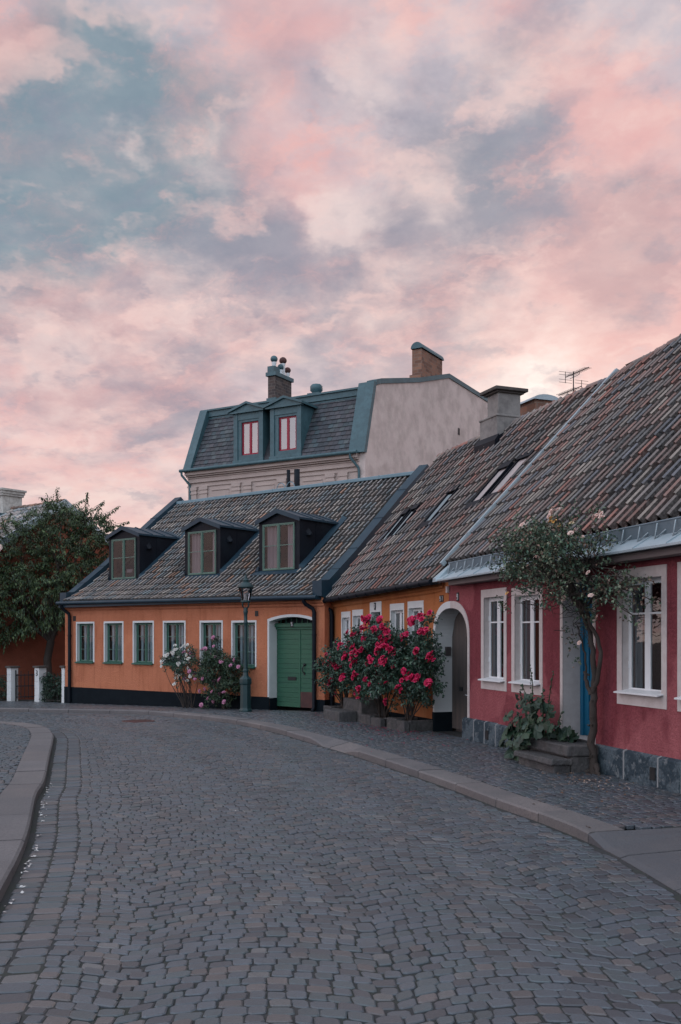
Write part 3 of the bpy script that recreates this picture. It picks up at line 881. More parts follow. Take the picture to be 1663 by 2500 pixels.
def build_orange():
    fr = OR
    T = thing('orange_house', 'low orange plastered house with three black dormers and a green gate', 'house', tuple(fr.pt(4.75, 0, -.1)))
    wins = [(.51, 1.33, .95, 2.095), (1.74, 2.57, .955, 2.095), (2.95, 3.79, .955, 2.095), (4.14, 4.99, .95, 2.085), (5.50, 6.31, .94, 2.075), (6.60, 7.43, .935, 2.065)]
    inn = [(a + .045, b - .045, c + .02, d - .05) for a, b, c, d in wins]
    g0, g1 = 7.84, 9.2
    arch = [(g0 + (g1 - g0) * t, 2.03 + .10 * (1 - (2 * t - 1) ** 2)) for t in np.linspace(0, 1, 13)]
    outer = [(0, -.6), (g0, -.6)] + arch + [(g1, -.6), (9.5, -.6), (9.5, 2.56), (0, 2.64)]
    mb = MB()
    wall_poly(mb, fr, outer, [rect(*i) for i in inn])
    gable_shell(mb, fr, 9.5, 8.3, 4.15, 5.80, 2.58, 2.58)
    # cornice mouldings
    for (o1, za, zb) in ((.03, 2.40, 2.445), (.055, 2.47, 2.60)):
        P = fr.pt; e = .03
        mb.hexa([P(0, o1, za + .04), P(9.5, o1, za - .03), P(9.5, 0, za - .03 - e), P(0, 0, za + .04 - e), P(0, o1, zb + .04), P(9.5, o1, zb - .03), P(9.5, 0, zb - .03), P(0, 0, zb + .04)])
    mb.build('wall', 'orange', T)
    mb = MB()
    mb.box(fr, -.02, g0 - .001, -.6, .26, -.005, .022); mb.box(fr, g1 + .001, 9.522, -.6, .26, -.005, .022)
    mb.box(fr, g0 - .02, g0 + .018, -.6, .235, -.26, -.0051); mb.box(fr, g1 - .018, g1 + .02, -.6, .235, -.26, -.0051)
    mb.box(fr, 9.495, 9.522, -.6, .26, -1.2, -.0051)
    mb.build('plinth', 'blackplinth', T, bevel=.006)
    r = random.Random(2)
    for k, ((a, b, c, d), (i0, i1, j0, j1)) in enumerate(zip(wins, inn)):
        w = casement(T, fr, i0, i1, j0, j1, -.085, 'green', 'greenlight', (1 / 3, 2 / 3), .04, .055, inner='paintwhite', thick=.03, bar=.013)
        surround(w, fr, (a, b, c + .02, d), (i0, i1, j0, j1), .10, 'white', bottom=False)
        sill(w, fr, a + .005, i1 + .02, j0 + .03, -.09, .06, 'green', .035, .03)
        mb = MB()
        curtain(mb, fr, i0 + .1, i0 + .1 + (.09 if k in (2, 5) else .14), j0, j1, -.36, r)
        if k in (0, 3): curtain(mb, fr, i1 - .12, i1 - .03, j0, j1, -.36, r)
        mb.build('curtain', 'curtainwhite' if k % 2 else 'curtain', w)
    # the green gate in its white arched surround
    gt = MB()
    o = -.25
    def planks(mb, s0, s1, z0, z1, n):
        h = (z1 - z0) / n
        for i in range(n):
            mb.box(fr, s0, s1, z0 + i * h + .003, z0 + (i + 1) * h - .003, o - .03, o + r.uniform(-.002, .002))
        mb.box(fr, s0 + .004, s1 - .004, z0 + .004, z1 - .004, o - .05, o - .012)
    # fixed frame, lintel beam and transom bars
    gt.box(fr, g0, g1, 1.84, 1.90, o - .06, o + .03); gt.box(fr, g0, g1, 1.90, 1.965, o - .06, o + .075); gt.box(fr, g0, g1, 1.965, 1.99, o - .06, o + .05)
    for i in range(8):
        s = g0 + .1 + i * .165
        gt.box(fr, s, s + .022, 1.99, 2.10, o - .05, o - .02)
    gate = gt.build('gate', 'gategreen', T, bevel=.004)
    mid = 8.56
    mb = MB(); planks(mb, g0 + .01, mid - .006, .035, 1.838, 16)
    lf = mb.build('gate_leaf', 'gategreen', gate, bevel=.003)
    mb = MB(); planks(mb, mid + .006, g1 - .01, .035, 1.838, 16); mb.box(fr, mid - .01, mid + .03, .035, 1.838, o, o + .016)
    mb.build('gate_leaf', 'gategreen', gate, bevel=.003)
    mb = MB(); mb.box(fr, mid + .035, g1 - .012, .04, .40, o + .004, o + .012)
    mb.build('kick_plate', 'rust', gate)
    mb = MB(); mb.box(fr, 8.2, 8.46, .66, .74, o + .003, o + .012); mb.box(fr, 8.225, 8.435, .675, .715, o + .012, o + .018)
    mb.build('letter_slot', 'blackiron', gate)
    mb = MB()
    mb.lathe(tuple(fr.pt(8.72, o + .01, 1.03)), [(0, .03), (.03, .02), (.04, 0), (.03, -.02), (0, -.03)], 12)
    mb.tube([fr.pt(8.70, o + .02, 1.01), fr.pt(8.68, o + .05, .95), fr.pt(8.68, o + .05, .88), fr.pt(8.71, o + .02, .83)], .011, 8)
    mb.box(fr, 8.69, 8.73, .79, .85, o + .003, o + .014)
    mb.build('gate_handle', 'blackiron', gate)
    mb = MB(); mb.box(fr, 8.345, 8.435, 1.90, 2.025, o + .078, o + .086)
    pl = mb.build('number_plate', 'numberplate', gate, bevel=.004)
    mb = MB(); digit(mb, fr, '5', 8.372, 1.925, .036, .072, o + .089, .007)
    mb.build('numeral', 'digit', pl)
    mb = MB()   # dark board standing in for the shade behind the transom
    mb.box(fr, g0, g1, 1.985, 2.2, o - .3, o - .28); mb.build('transom_shade_board', 'room', gate)
    mb = MB()
    lp = [(g0, .235)] + arch + [(g1, .235)]
    out = [(g0 - .055, .235)] + [(g0 - .055 + (g1 - g0 + .11) * t, 2.085 + .105 * (1 - (2 * t - 1) ** 2)) for t in np.linspace(0, 1, 13)] + [(g1 + .055, .235)]
    for i in range(len(lp) - 1):
        a, b, c, d = lp[i], lp[i + 1], out[i + 1], out[i]
        P = fr.pt
        mb.quad(P(a[0], .009, a[1]), P(b[0], .009, b[1]), P(c[0], .009, c[1]), P(d[0], .009, d[1]))
        mb.quad(P(d[0], .009, d[1]), P(c[0], .009, c[1]), P(c[0], -.004, c[1]), P(d[0], -.004, d[1]))
        mb.quad(P(a[0], .009, a[1]), P(b[0], .009, b[1]), P(b[0], -.3, b[1]), P(a[0], -.3, a[1]))
    mb.build('surround', 'white', gate)
    # roof
    dorm = [(1.45, 0), (4.62, 1), (7.31, 2)]
    def P(u, t):
        s = .2 + u * 9.1
        # even courses along the slope
        w = slope_w(t)
        return fr.pt(s, -w, oz(w) + otilt(s) * (1 - t * .6))
    ww = np.linspace(-.24, 4.12, 200); zz = np.array([oz(w) if w > -.2 else 2.60 + (w + .2) * .54 for w in ww])
    dl = np.concatenate([[0], np.cumsum(np.hypot(np.diff(ww), np.diff(zz)))]); dl /= dl[-1]
    def slope_w(t): return float(np.interp(t, dl, ww))
    def skip(u, t):
        s = .2 + u * 9.1; w = slope_w(t)
        return any(abs(s - c) < .70 and .90 < w < 2.45 for c, _ in dorm)
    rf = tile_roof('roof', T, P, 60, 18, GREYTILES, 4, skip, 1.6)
    mb = MB(); mb.box(fr, .22, 9.3, 5.86, 5.955, -4.27, -4.0)
    for k in range(5): mb.box(fr, .5 + k * 1.9, .53 + k * 1.9, 5.9, 5.965, -4.28, -3.99)
    mb.build('ridge_flashing', 'ridgesheet', T, bevel=.02)
    rear_slope(T, fr, .2, 9.3, 4.2, 5.86, 8.5, 2.5)
    # raised metal-clad verges
    for s0, s1, dn in ((-.05, .24, .3), (9.26, 9.53, .75)):
        mb = MB()
        ws = [-.14, .12, .5, 1.2, 2.2, 3.2, 4.2]
        up = [(w, oz(w) + (.245 if w > .2 else .27)) for w in ws]; up[0] = (-.14, 2.925); up[1] = (.12, 2.945)
        lo = [(w, max(oz(w) - dn, 2.48)) for w in ws]; lo[0] = (-.14, 2.58)
        for i in range(len(ws) - 1):
            a, b, c, d = lo[i], lo[i + 1], up[i + 1], up[i]
            q = [fr.pt(s0, -a[0], a[1]), fr.pt(s1, -a[0], a[1]), fr.pt(s1, -b[0], b[1]), fr.pt(s0, -b[0], b[1]),
                 fr.pt(s0, -d[0], d[1]), fr.pt(s1, -d[0], d[1]), fr.pt(s1, -c[0], c[1]), fr.pt(s0, -c[0], c[1])]
            mb.hexa(q)
        # rear part
        mb.hexa([fr.pt(s0, -4.2, 5.3), fr.pt(s1, -4.2, 5.3), fr.pt(s1, -8.4, 2.4), fr.pt(s0, -8.4, 2.4), fr.pt(s0, -4.2, 6.12), fr.pt(s1, -4.2, 6.12), fr.pt(s1, -8.4, 2.8), fr.pt(s0, -8.4, 2.8)])
        for i in range(1, 6):
            w = ws[i]; 
            mb.box(fr, s0 - .004, s1 + .004, up[i][1] - .01, up[i][1] + .012, -w - .012, -w + .012)
        mb.build('verge_flashing', 'bluesheet', T)
    # gutter and downpipes
    mb = MB()
    for i in range(10):
        a, b = i / 10, (i + 1) / 10
        mb.tube([fr.pt(-.02 + 9.5 * a, .26, 2.625 - .075 * a), fr.pt(-.02 + 9.5 * b, .26, 2.625 - .075 * b)], .048, 10, 0, i in (0, 9))
    mb.box(fr, .0, 9.45, 2.50, 2.56, .05, .22)
    mb.build('gutter', 'bluesheet', T)
    for path in ([(9.10, .26, 2.53), (9.10, .25, 2.46), (9.12, .2, 2.40), (9.24, .09, 2.30), (9.26, .075, 2.22), (9.26, .075, 1.0), (9.26, .075, .08), (9.25, .13, .0)],
                 [(.17, .26, 2.6), (.17, .25, 2.52), (.19, .18, 2.44), (.27, .075, 2.33), (.29, .065, 2.25), (.29, .065, 1.0), (.29, .065, -.2)]):
        mb = MB(); mb.tube([fr.pt(*p) for p in path], .046, 12)
        for zc in (.7, 1.7): mb.tube([fr.pt(path[-2][0], path[-2][1], zc), fr.pt(path[-2][0], path[-2][1], zc + .03)], .056, 12)
        mb.build('downpipe', 'sheet', T)
    for (s0, s1, z0, z1) in ((.38, .50, 2.12, 2.26), (7.385, 7.49, 2.16, 2.285)):
        mb = MB(); mb.box(fr, s0, s1, z0, z1, -.01, .01)
        for i in range(4): mb.box(fr, s0 + .012, s1 - .012, z0 + .015 + i * .03, z0 + .03 + i * .03, .01, .016)
        mb.build('wall_vent', 'blackiron', T)
    # dormers
    for (c, k) in dorm:
        dormer(T, fr, c, k)
    # flue pipes and hoops behind the ridge
    mb = MB(); mb.box(fr, 4.05, 5.3, 5.5, 6.04, -4.75, -4.42)
    mb.build('flue_base', 'darkcap', T, bevel=.01)
    for (s, rr, zt) in ((4.43, .055, 6.58), (4.76, .085, 6.56)):
        mb = MB(); mb.lathe(tuple(fr.pt(s, -4.58, 6.03)), [(rr, 0), (rr, zt - 6.03), (rr * .8, zt - 6.03), (rr * .8, .1)], 16)
        mb.build('flue_pipe', 'sheet', T)
    for s in (4.35, 4.72):
        mb = MB(); mb.tube([fr.pt(s + .16 - .16 * math.cos(a), -4.15, 5.94 + .19 * math.sin(a)) for a in np.linspace(0, math.pi, 12)], .012, 6)
        mb.build('ladder_hoop', 'ridgesheet', T)
    return T

def dormer(T, fr, c, k):
    r = random.Random(k + 20)
    W, Fw = .665, -.93            # half width, front plane
    z0, z1, ze, za = 3.20, 4.50, 4.52, 4.745
    P = fr.pt
    mb = MB()
    win = (c - .52, c + .52, 3.31, 4.45)
    wall_poly(mb, fr, [(c - W, z0), (c + W, z0), (c + W, ze), (c, za), (c - W, ze)], [rect(*win)], Fw)
    strip_between(mb, fr, rect(*win), Fw, Fw - .06)
    wb = 2.50
    for s in (c - W, c + W):
        mb.poly([P(s, Fw, z0), P(s, Fw, ze), P(s, -wb, ze), P(s, -wb, 4.42), P(s, -1.2, 3.4)])
    # seams on the cheek
    for w_ in (1.55,):
        mb.box(fr, c + W - .002, c + W + .008, 3.75, ze, -w_ - .008, -w_ + .008)
    # inside lining
    mb.quad(P(c - W + .01, -2.2, 3.0), P(c + W - .01, -2.2, 3.0), P(c + W - .01, -2.2, 4.6), P(c - W + .01, -2.2, 4.6), 1)
    mb.quad(P(c - W + .01, Fw - .05, 3.22), P(c + W - .01, Fw - .05, 3.22), P(c + W - .01, -2.2, 3.22), P(c - W + .01, -2.2, 3.22), 1)
    d = mb.build('dormer', ['sheet', 'room'], T)
    # flashing at the foot and along the cheeks
    mb = MB()
    mb.hexa([P(c - W - .1, -.72, oz(.72) + .045), P(c + W + .12, -.72, oz(.72) + .045), P(c + W + .12, -.94, 3.29), P(c - W - .1, -.94, 3.29),
             P(c - W - .1, -.72, oz(.72) + .06), P(c + W + .12, -.72, oz(.72) + .06), P(c + W + .12, -.94, 3.315), P(c - W - .1, -.94, 3.315)])
    for sg in (-1, 1):
        a, b = c + sg * W, c + sg * (W + .14)
        for w0_, w1_ in ((.90, 1.2), (1.2, 2.62)):
            mb.hexa([P(a, -w0_, oz(w0_) + .03), P(b, -w0_, oz(w0_) + .03), P(b, -w1_, oz(w1_) + .03), P(a, -w1_, oz(w1_) + .03),
                     P(a, -w0_, oz(w0_) + .12), P(b, -w0_, oz(w0_) + .055), P(b, -w1_, oz(w1_) + .055), P(a, -w1_, oz(w1_) + .12)])
    mb.build('flashing', 'bluesheet', d)
    mb = MB()
    t = .035
    for sg in (-1, 1):
        e = c + sg * (W + .06)
        zE = 4.505
        mb.hexa([P(c, .06 + Fw, 4.755), P(e, .06 + Fw, zE), P(e, -2.62, zE), P(c, -2.9, 4.755), P(c, .06 + Fw, 4.80), P(e, .06 + Fw, zE + .05), P(e, -2.62, zE + .05), P(c, -2.9, 4.80)])
        for w_ in (1.35, 1.8, 2.25):
            mb.hexa([P(c, -w_ + .01, 4.79), P(e, -w_ + .01, zE + .04), P(e, -w_ - .01, zE + .04), P(c, -w_ - .01, 4.79), P(c, -w_ + .01, 4.825), P(e, -w_ + .01, zE + .075), P(e, -w_ - .01, zE + .075), P(c, -w_ - .01, 4.825)])
        # barge board
        mb.hexa([P(c, .085 + Fw, 4.70), P(e, .085 + Fw, zE - .05), P(e, .061 + Fw, zE - .05), P(c, .061 + Fw, 4.70), P(c, .085 + Fw, 4.81), P(e, .085 + Fw, zE + .06), P(e, .061 + Fw, zE + .06), P(c, .061 + Fw, 4.81)])
    mb.build('dormer_roof', 'bluesheet', d)
    w = casement(d, fr, win[0], win[1], win[2], win[3], Fw + .03, 'dormergreen', 'greenlight', (.53,), .03, .055, bar=.014, thick=.025)
    ww = [ch for ch in w.children]
    mb = MB()
    if k == 0:
        mb.box(fr, c - .35, c - .1, 3.3, 3.62, Fw - .42, Fw - .38, 0); mb.box(fr, c + .12, c + .2, 3.3, 3.58, Fw - .4, Fw - .3, 1)
        mb.lathe(tuple(P(c + .3, Fw - .4, 3.98)), [(.12, 0), (.07, .3)], 12, 1)
        mb.tube([P(c + .3, Fw - .4, 3.3), P(c + .3, Fw - .4, 4.0)], .015, 6, 0)
        ob = mb.build('interior_lamp', ['curtain', 'curtainwhite'], d)
    else:
        curtain(mb, fr, win[0] + .04, c - .07, 3.3, 4.44, Fw - .1, r)
        curtain(mb, fr, c + (.27 if k == 1 else .22), win[1] - .03, 3.3, 4.44, Fw - .1, r)
        ob = mb.build('curtain', 'curtain', d)
    # small hooded vent on the cheek
    mb = MB(); s = c + W
    pts = [P(s, -1.27, 4.33), P(s, -1.17, 4.24), P(s, -1.17, 4.15), P(s, -1.37, 4.15), P(s, -1.37, 4.24)]
    tip = [P(s + .10, -1.27, 4.19), P(s + .09, -1.2, 4.14), P(s + .09, -1.34, 4.14)]
    mb.add(pts + tip, [(0, 1, 5), (1, 2, 6, 5), (0, 5, 4), (4, 5, 7, 3), (2, 3, 7, 6), (5, 6, 7)])
    mb.build('cheek_vent', 'sheet', d)

MATDEF['dormergreen'] = lambda: mat('dormer_green_paint', (.08, .145, .115), .5, None, (4, (.06, .115, .09), .4))
build_orange()

# ------------------------------------------------------------------ the ochre house, the shared arched doorway and the red house
PA, PB = YE.pt(4.93, 0, 0), RE.pt(.82, 0, 0)
GA = Frame(PA[:2], PB[:2])
GB = .665 / 1.485 * GA.len           # where the ochre wall meets the red one
Y_A0, Y_A1, Y_B0, Y_B1 = YE.pt(-.08, .2, 2.49), YE.pt(5.46, .2, 2.63), YE.pt(.04, -2.72, 5.94), RE.pt(.12, -3.12, 6.33)
R_A0, R_A1, R_B0, R_B1 = RE.pt(-.10, .03, 2.93), RE.pt(10.9, .03, 2.95), RE.pt(.12, -3.12, 6.34), RE.pt(10.9, -3.15, 6.85)
def bil(A0, A1, B0, B1):
    def P(u, t):
        p = (A0 * (1 - u) + A1 * u) * (1 - t) + (B0 * (1 - u) + B1 * u) * t
        return p
    return P
YP, RP = bil(Y_A0, Y_A1, Y_B0, Y_B1), bil(R_A0, R_A1, R_B0, R_B1)

def arch_pts(s0, s1, zs, zt, n=24, e=2.35):
    c, a, h = (s0 + s1) / 2, (s1 - s0) / 2, zt - zs
    out = []
    for k in range(n + 1):
        t = math.pi - math.pi * k / n
        cs, sn = math.cos(t), math.sin(t)
        out.append((c + a * math.copysign(abs(cs) ** (2 / e), cs), zs + h * abs(sn) ** (2 / e)))
    return out
AI = arch_pts(.085, GA.len - .085, 1.62, 2.155)     # inner edge of the white band
AO = arch_pts(.012, GA.len - .012, 1.64, 2.275)

def skylight(T, s0, s1, w0, w1, blind=False):
    """a roof window lying in the ochre roof; s along the house, w into the roof"""
    u = lambda s: (s + .08) / 5.54
    t = lambda w: (w + .2) / 2.95
    a, b, d = YP(u(s0), t(w0)), YP(u(s1), t(w0)), YP(u(s0), t(w1))
    ex = b - a; W = np.linalg.norm(ex); ex /= W
    ey = d - a; H = np.linalg.norm(ey); ey /= H
    ez = np.cross(ex, ey); ez /= np.linalg.norm(ez)
    if ez[2] < 0: ez = -ez
    def bx(mb, x0, x1, y0, y1, z0, z1, mi=0):
        q = lambda x, y, z: a + ex * x + ey * y + ez * z
        mb.hexa([q(x0, y0, z0), q(x1, y0, z0), q(x1, y1, z0), q(x0, y1, z0), q(x0, y0, z1), q(x1, y0, z1), q(x1, y1, z1), q(x0, y1, z1)], mi)
    mb = MB(); f = .024; zt = .065
    bx(mb, 0, f, 0, H, -.02, zt); bx(mb, W - f, W, 0, H, -.02, zt); bx(mb, f, W - f, 0, f, -.02, zt); bx(mb, f, W - f, H - f, H, -.02, zt)
    bx(mb, -.012, W + .012, H * .88, H + .05, zt, zt + .016)             # hood at the top
    bx(mb, f, W - f, H * .70, H * .715, zt - .03, zt - .004) if False else None
    bx(mb, -.06, W + .06, -.16, .0, .055, .066)                          # lead apron below
    bx(mb, f, W - f, f, H - f, .02, zt - .03 if blind else .03, 1)
    fr = mb.build('skylight', ['sheet', 'blind' if blind else 'under'], T)
    mb = MB(); q = lambda x, y, z: a + ex * x + ey * y + ez * z
    qs = [q(f, f, zt - .018), q(W - f, f, zt - .018), q(W - f, H - f, zt - .018), q(f, H - f, zt - .018)]
    mb.quad(*(qs if np.cross(qs[1] - qs[0], qs[3] - qs[0])[2] > 0 else qs[::-1]))
    mb.build('pane', 'blindglass' if blind else 'skyglass', fr)

def build_ochre():
    fr = YE
    T = thing('ochre_house', 'narrow ochre house with white window frames behind the red roses', 'house', tuple(fr.pt(2.8, 0, 0)))
    r = random.Random(31)
    wins = [(.52, 1.05, 1.0, 2.22), (1.16, 1.74, 1.0, 2.245), (3.10, 3.74, 1.0, 2.31), (3.90, 4.56, 1.0, 2.33)]
    inn = [(a + .045, b - .045, c + .04, d - .13) for a, b, c, d in wins]
    door = (2.11, 2.69, .42, 2.405); di = (2.16, 2.645, .42, 2.17)
    mb = MB()
    wall_poly(mb, fr, rect(-.1, 4.93, -.6, 2.62), [rect(*i) for i in inn] + [rect(*di)])
    # left half of the wall over the arch
    half = [p for p in AI if p[0] <= GB]
    wall_poly(mb, GA, [(0, -.6), (AI[0][0], -.6)] + half + [(GB, half[-1][1]), (GB, 2.72), (0, 2.64)], [])
    gable_shell(mb, fr, 5.45, 5.9, 2.9, 5.95, 2.5, 2.5, s0=-.1, of=(-.02, -.9))
    P = fr.pt
    for o1, za, zb in ((.03, 2.405, 2.45), (.06, 2.46, 2.6)):
        mb.hexa([P(-.1, o1, za - .06), P(5.4, o1, za + .06), P(5.4, 0, za + .03), P(-.1, 0, za - .09), P(-.1, o1, zb - .06), P(5.4, o1, zb + .06), P(5.4, 0, zb + .06), P(-.1, 0, zb - .06)])
    mb.build('wall', 'ochre', T)
    mb = MB(); mb.box(fr, -.1, 4.93, -.6, .20, -.005, .02); mb.box(GA, 0, AI[0][0] + .004, -.6, .33, -.34, .022)
    mb.build('plinth', 'blackplinth', T, bevel=.006)
    for (a, b, c, d), (i0, i1, j0, j1) in zip(wins, inn):
        w = casement(T, fr, i0, i1, j0, j1, -.08, 'paintwhite', 'paintwhite', (.5,), .035, .05, gl='glassr', thick=.025, po=.008)
        surround(w, fr, (a, b, c, d), (i0, i1, j0, j1), .11, 'white')
        sill(w, fr, i0 - .02, i1 + .02, j0 + .02, -.08, .05, 'paintwhite')
        mb = MB(); curtain(mb, fr, i0 + .04, i1 - .04, j0, j0 + .55, -.24, r)
        mb.build('curtain', 'curtainwhite', w)
    # glazed teal door above the steps
    d = casement(T, fr, di[0], di[1], di[2], di[3], -.18, 'tealdoor', 'tealdoor', (.40, .72), .07, .02, name='door', gl='glassr', ncols=1)
    mb = MB(); mb.box(fr, di[0] + .07, di[1] - .07, di[2] + .07, 1.2, -.22, -.195); mb.build('door_panel', 'tealdoor', d, bevel=.004)
    surround(d, fr, door, di, .2, 'white', bottom=False)
    mb = MB(); mb.box(fr, 2.355, 2.425, 2.215, 2.36, .008, .02)
    pl = mb.build('number_plate', 'numberplate', d)
    mb = MB(); digit(mb, fr, '7', 2.372, 2.25, .034, .075, .022, .006); mb.build('numeral', 'digit', pl)
    # arched wooden door
    o = -.33
    mb = MB()
    s0, s1 = AI[0][0], AI[-1][0]
    n = 9; ins = np.linspace(s0, s1, n + 1)
    from_arch = lambda s: float(np.interp(s, [p[0] for p in AI], [p[1] for p in AI]))
    wk = .70
    for i in range(n):
        a, b = ins[i], ins[i + 1]
        rec = -.035 if (a + b) / 2 > wk else 0.0
        zt = [from_arch(a + .001) + .03, from_arch(b - .001) + .03]
        zlo = .04
        if (a + b) / 2 > wk:
            oo = o - .035
            mb.hexa([GA.pt(a + .002, oo, zlo), GA.pt(b - .002, oo, zlo), GA.pt(b - .002, oo - .04, zlo), GA.pt(a + .002, oo - .04, zlo), GA.pt(a + .002, oo, 1.66), GA.pt(b - .002, oo, 1.66), GA.pt(b - .002, oo - .04, 1.66), GA.pt(a + .002, oo - .04, 1.66)])
            oo = o; zlo = 1.70
            mb.hexa([GA.pt(a + .002, oo, zlo), GA.pt(b - .002, oo, zlo), GA.pt(b - .002, oo - .05, zlo), GA.pt(a + .002, oo - .05, zlo), GA.pt(a + .002, oo, zt[0]), GA.pt(b - .002, oo, zt[1]), GA.pt(b - .002, oo - .05, zt[1]), GA.pt(a + .002, oo - .05, zt[0])])
        else:
            oo = o
            mb.hexa([GA.pt(a + .002, oo, zlo), GA.pt(b - .002, oo, zlo), GA.pt(b - .002, oo - .05, zlo), GA.pt(a + .002, oo - .05, zlo), GA.pt(a + .002, oo, zt[0]), GA.pt(b - .002, oo, zt[1]), GA.pt(b - .002, oo - .05, zt[1]), GA.pt(a + .002, oo - .05, zt[0])])
    mb.box(GA, wk - .03, s1, 1.66, 1.70, o - .03, o + .035)
    mb.box(GA, wk + .28, wk + .32, 1.70, 2.12, o - .02, o + .02)
    mb.box(GA, s0, s1, -.2, 2.2, o - .09, o - .078)
    dr = mb.build('arched_door', 'olddoor', T, bevel=.003)
    mb = MB(); mb.box(GA, .40, .53, .72, .79, o, o + .012); mb.box(GA, .415, .515, .735, .775, o + .012, o + .016); mb.build('letter_slot', 'blackiron', dr)
    mb = MB(); mb.tube([GA.pt(wk + .05, o - .03, .66), GA.pt(wk + .05, o + .03, .66), GA.pt(wk - .04, o + .035, .66)], .012, 8); mb.box(GA, wk + .03, wk + .07, .58, .72, o - .036, o - .028)
    mb.build('door_handle', 'chrome', dr)
    mb = MB()
    P = GA.pt
    ai = [(AI[0][0], .33)] + AI + [(AI[-1][0], .33)]; ao = [(AO[0][0], .33)] + AO + [(AO[-1][0], .33)]
    for i in range(len(ai) - 1):
        a, b, c, d_ = ai[i], ai[i + 1], ao[i + 1], ao[i]
        mi = 0 if (a[0] + b[0]) / 2 < GB + .02 else 1
        mb.quad(P(a[0], .01, a[1]), P(b[0], .01, b[1]), P(c[0], .01, c[1]), P(d_[0], .01, d_[1]), mi)
        mb.quad(P(d_[0], .01, d_[1]), P(c[0], .01, c[1]), P(c[0], -.004, c[1]), P(d_[0], -.004, d_[1]), mi)
        mb.quad(P(a[0], .01, a[1]), P(b[0], .01, b[1]), P(b[0], -.42, b[1]), P(a[0], -.42, a[1]), 0)
    mb.build('surround', ['white', 'stonewhite'], dr)
    mb = MB()   # intercom on the reveal
    q = lambda o_, z, th: GA.pt(AI[0][0] + th, o_, z)
    mb.hexa([q(-.19, 1.33, 0), q(-.30, 1.33, 0), q(-.30, 1.33, .03), q(-.19, 1.33, .03), q(-.19, 1.49, 0), q(-.30, 1.49, 0), q(-.30, 1.49, .03), q(-.19, 1.49, .03)])
    mb.build('intercom', 'steel', dr, bevel=.004)
    for ch, s in (('9', .30), ('7', .39)):
        mb = MB(); mb.box(GA, s, s + .062, 2.275, 2.39, .002, .012); pl = mb.build('number_plate', 'numberplate', dr)
        mb = MB(); digit(mb, GA, ch, s + .017, 2.297, .028, .07, .014, .005); mb.build('numeral', 'digit', pl)
    mb = MB(); mb.box(GA, GB - .03, GB + .03, 2.42, 2.53, .002, .05); mb.build('junction_box', 'stonewhite', T, bevel=.006)
    # roof
    sk = [(4.04, 4.40, 1.06, 1.66), (4.56, 4.95, 1.10, 1.72), (2.42, 2.76, .96, 1.56), (.70, .96, .84, 1.42), (1.08, 1.34, .88, 1.46)]
    def skip(u, t):
        s = u * 5.54 - .08; w = t * 2.95 - .2
        return any(a - .02 < s < b + .02 and c - .05 < w < d + .02 for a, b, c, d in sk)
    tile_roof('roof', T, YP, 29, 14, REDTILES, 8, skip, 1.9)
    for i, a in enumerate(sk): skylight(T, *a, blind=i < 2)
    ridge_tiles(T, Y_B0, Y_B1, 9, REDTILES)
    rear_slope(T, fr, 0, 5.5, 2.95, 5.98, 6.0, 2.6)
    mb = MB()
    for i in range(8):
        a, b = i / 8, (i + 1) / 8
        A, B = YE.pt(-.06, .27, 2.47) , YE.pt(5.38, .27, 2.615)
        mb.tube([A + (B - A) * a, A + (B - A) * b], .05, 10, 0, i in (0, 7))
    for i in range(11):
        p = YE.pt(.2 + i * .48, 0, 0); z = 2.475 + .0266 * (.2 + i * .48)
        c = YE.pt(.2 + i * .48, .27, z)
        mb.tube([YE.pt(.2 + i * .48, .27 + .056 * math.cos(t), z + .056 * math.sin(t)) for t in np.linspace(-math.pi, .2, 8)], .008, 5)
    mb.build('gutter', 'sheet', T)
    mb = MB(); mb.tube([fr.pt(*p) for p in [(-.02, .26, 2.45), (.0, .22, 2.38), (.08, .08, 2.25), (.10, .07, 2.15), (.10, .07, .1)]], .05, 12)
    mb.build('downpipe', 'sheet', T)
    # chimneys
    mb = MB(); mb.box(fr, 2.28, 2.98, 5.2, 6.27, -3.22, -2.48); mb.box(fr, 2.26, 3.0, 6.24, 6.28, -3.24, -2.46)
    mb.box(fr, 2.42, 2.86, 6.27, 6.80, -3.12, -2.58)
    mb.box(fr, 2.36, 2.92, 6.76, 6.80, -3.18, -2.52, 1); mb.box(fr, 2.30, 2.98, 6.80, 6.87, -3.24, -2.46, 1)
    ch = mb.build('chimney', ['greyrender', 'darkcap'], T, bevel=.01, label='grey rendered chimney with a flat dark cap')
    mb = MB()
    for s0, s1, o0, o1 in ((2.2, 3.06, -2.48, -2.38), (2.98, 3.06, -3.25, -2.46)):
        mb.hexa([fr.pt(s0, o1, 5.45), fr.pt(s1, o1, 5.45), fr.pt(s1, o0, 5.45), fr.pt(s0, o0, 5.45), fr.pt(s0, o1, 5.72 if o0 > -2.6 else 5.82), fr.pt(s1, o1, 5.72 if o0 > -2.6 else 5.82), fr.pt(s1, o0, 5.86 if o0 > -2.6 else 6.2), fr.pt(s0, o0, 5.86 if o0 > -2.6 else 6.2)])
    mb.build('chimney_flashing', 'sheet', ch)
    mb = MB(); mb.box(fr, 2.0, 2.75, 4.6, 6.74, -4.1, -3.55)
    ch = mb.build('chimney', 'brick', T, label='brick chimney with rounded zinc cap')
    mb = MB(); n = 10
    for i in range(n):
        a, b = math.pi * i / n, math.pi * (i + 1) / n
        q = lambda t: (-3.825 + .33 * math.cos(t), 6.73 + .12 * math.sin(t))
        A, B = q(a), q(b)
        mb.quad(fr.pt(1.95, A[0], A[1]), fr.pt(2.8, A[0], A[1]), fr.pt(2.8, B[0], B[1]), fr.pt(1.95, B[0], B[1]))
    for s in (1.95, 2.8): mb.poly([fr.pt(s, *q(math.pi * i / n)) for i in range(n + 1)])
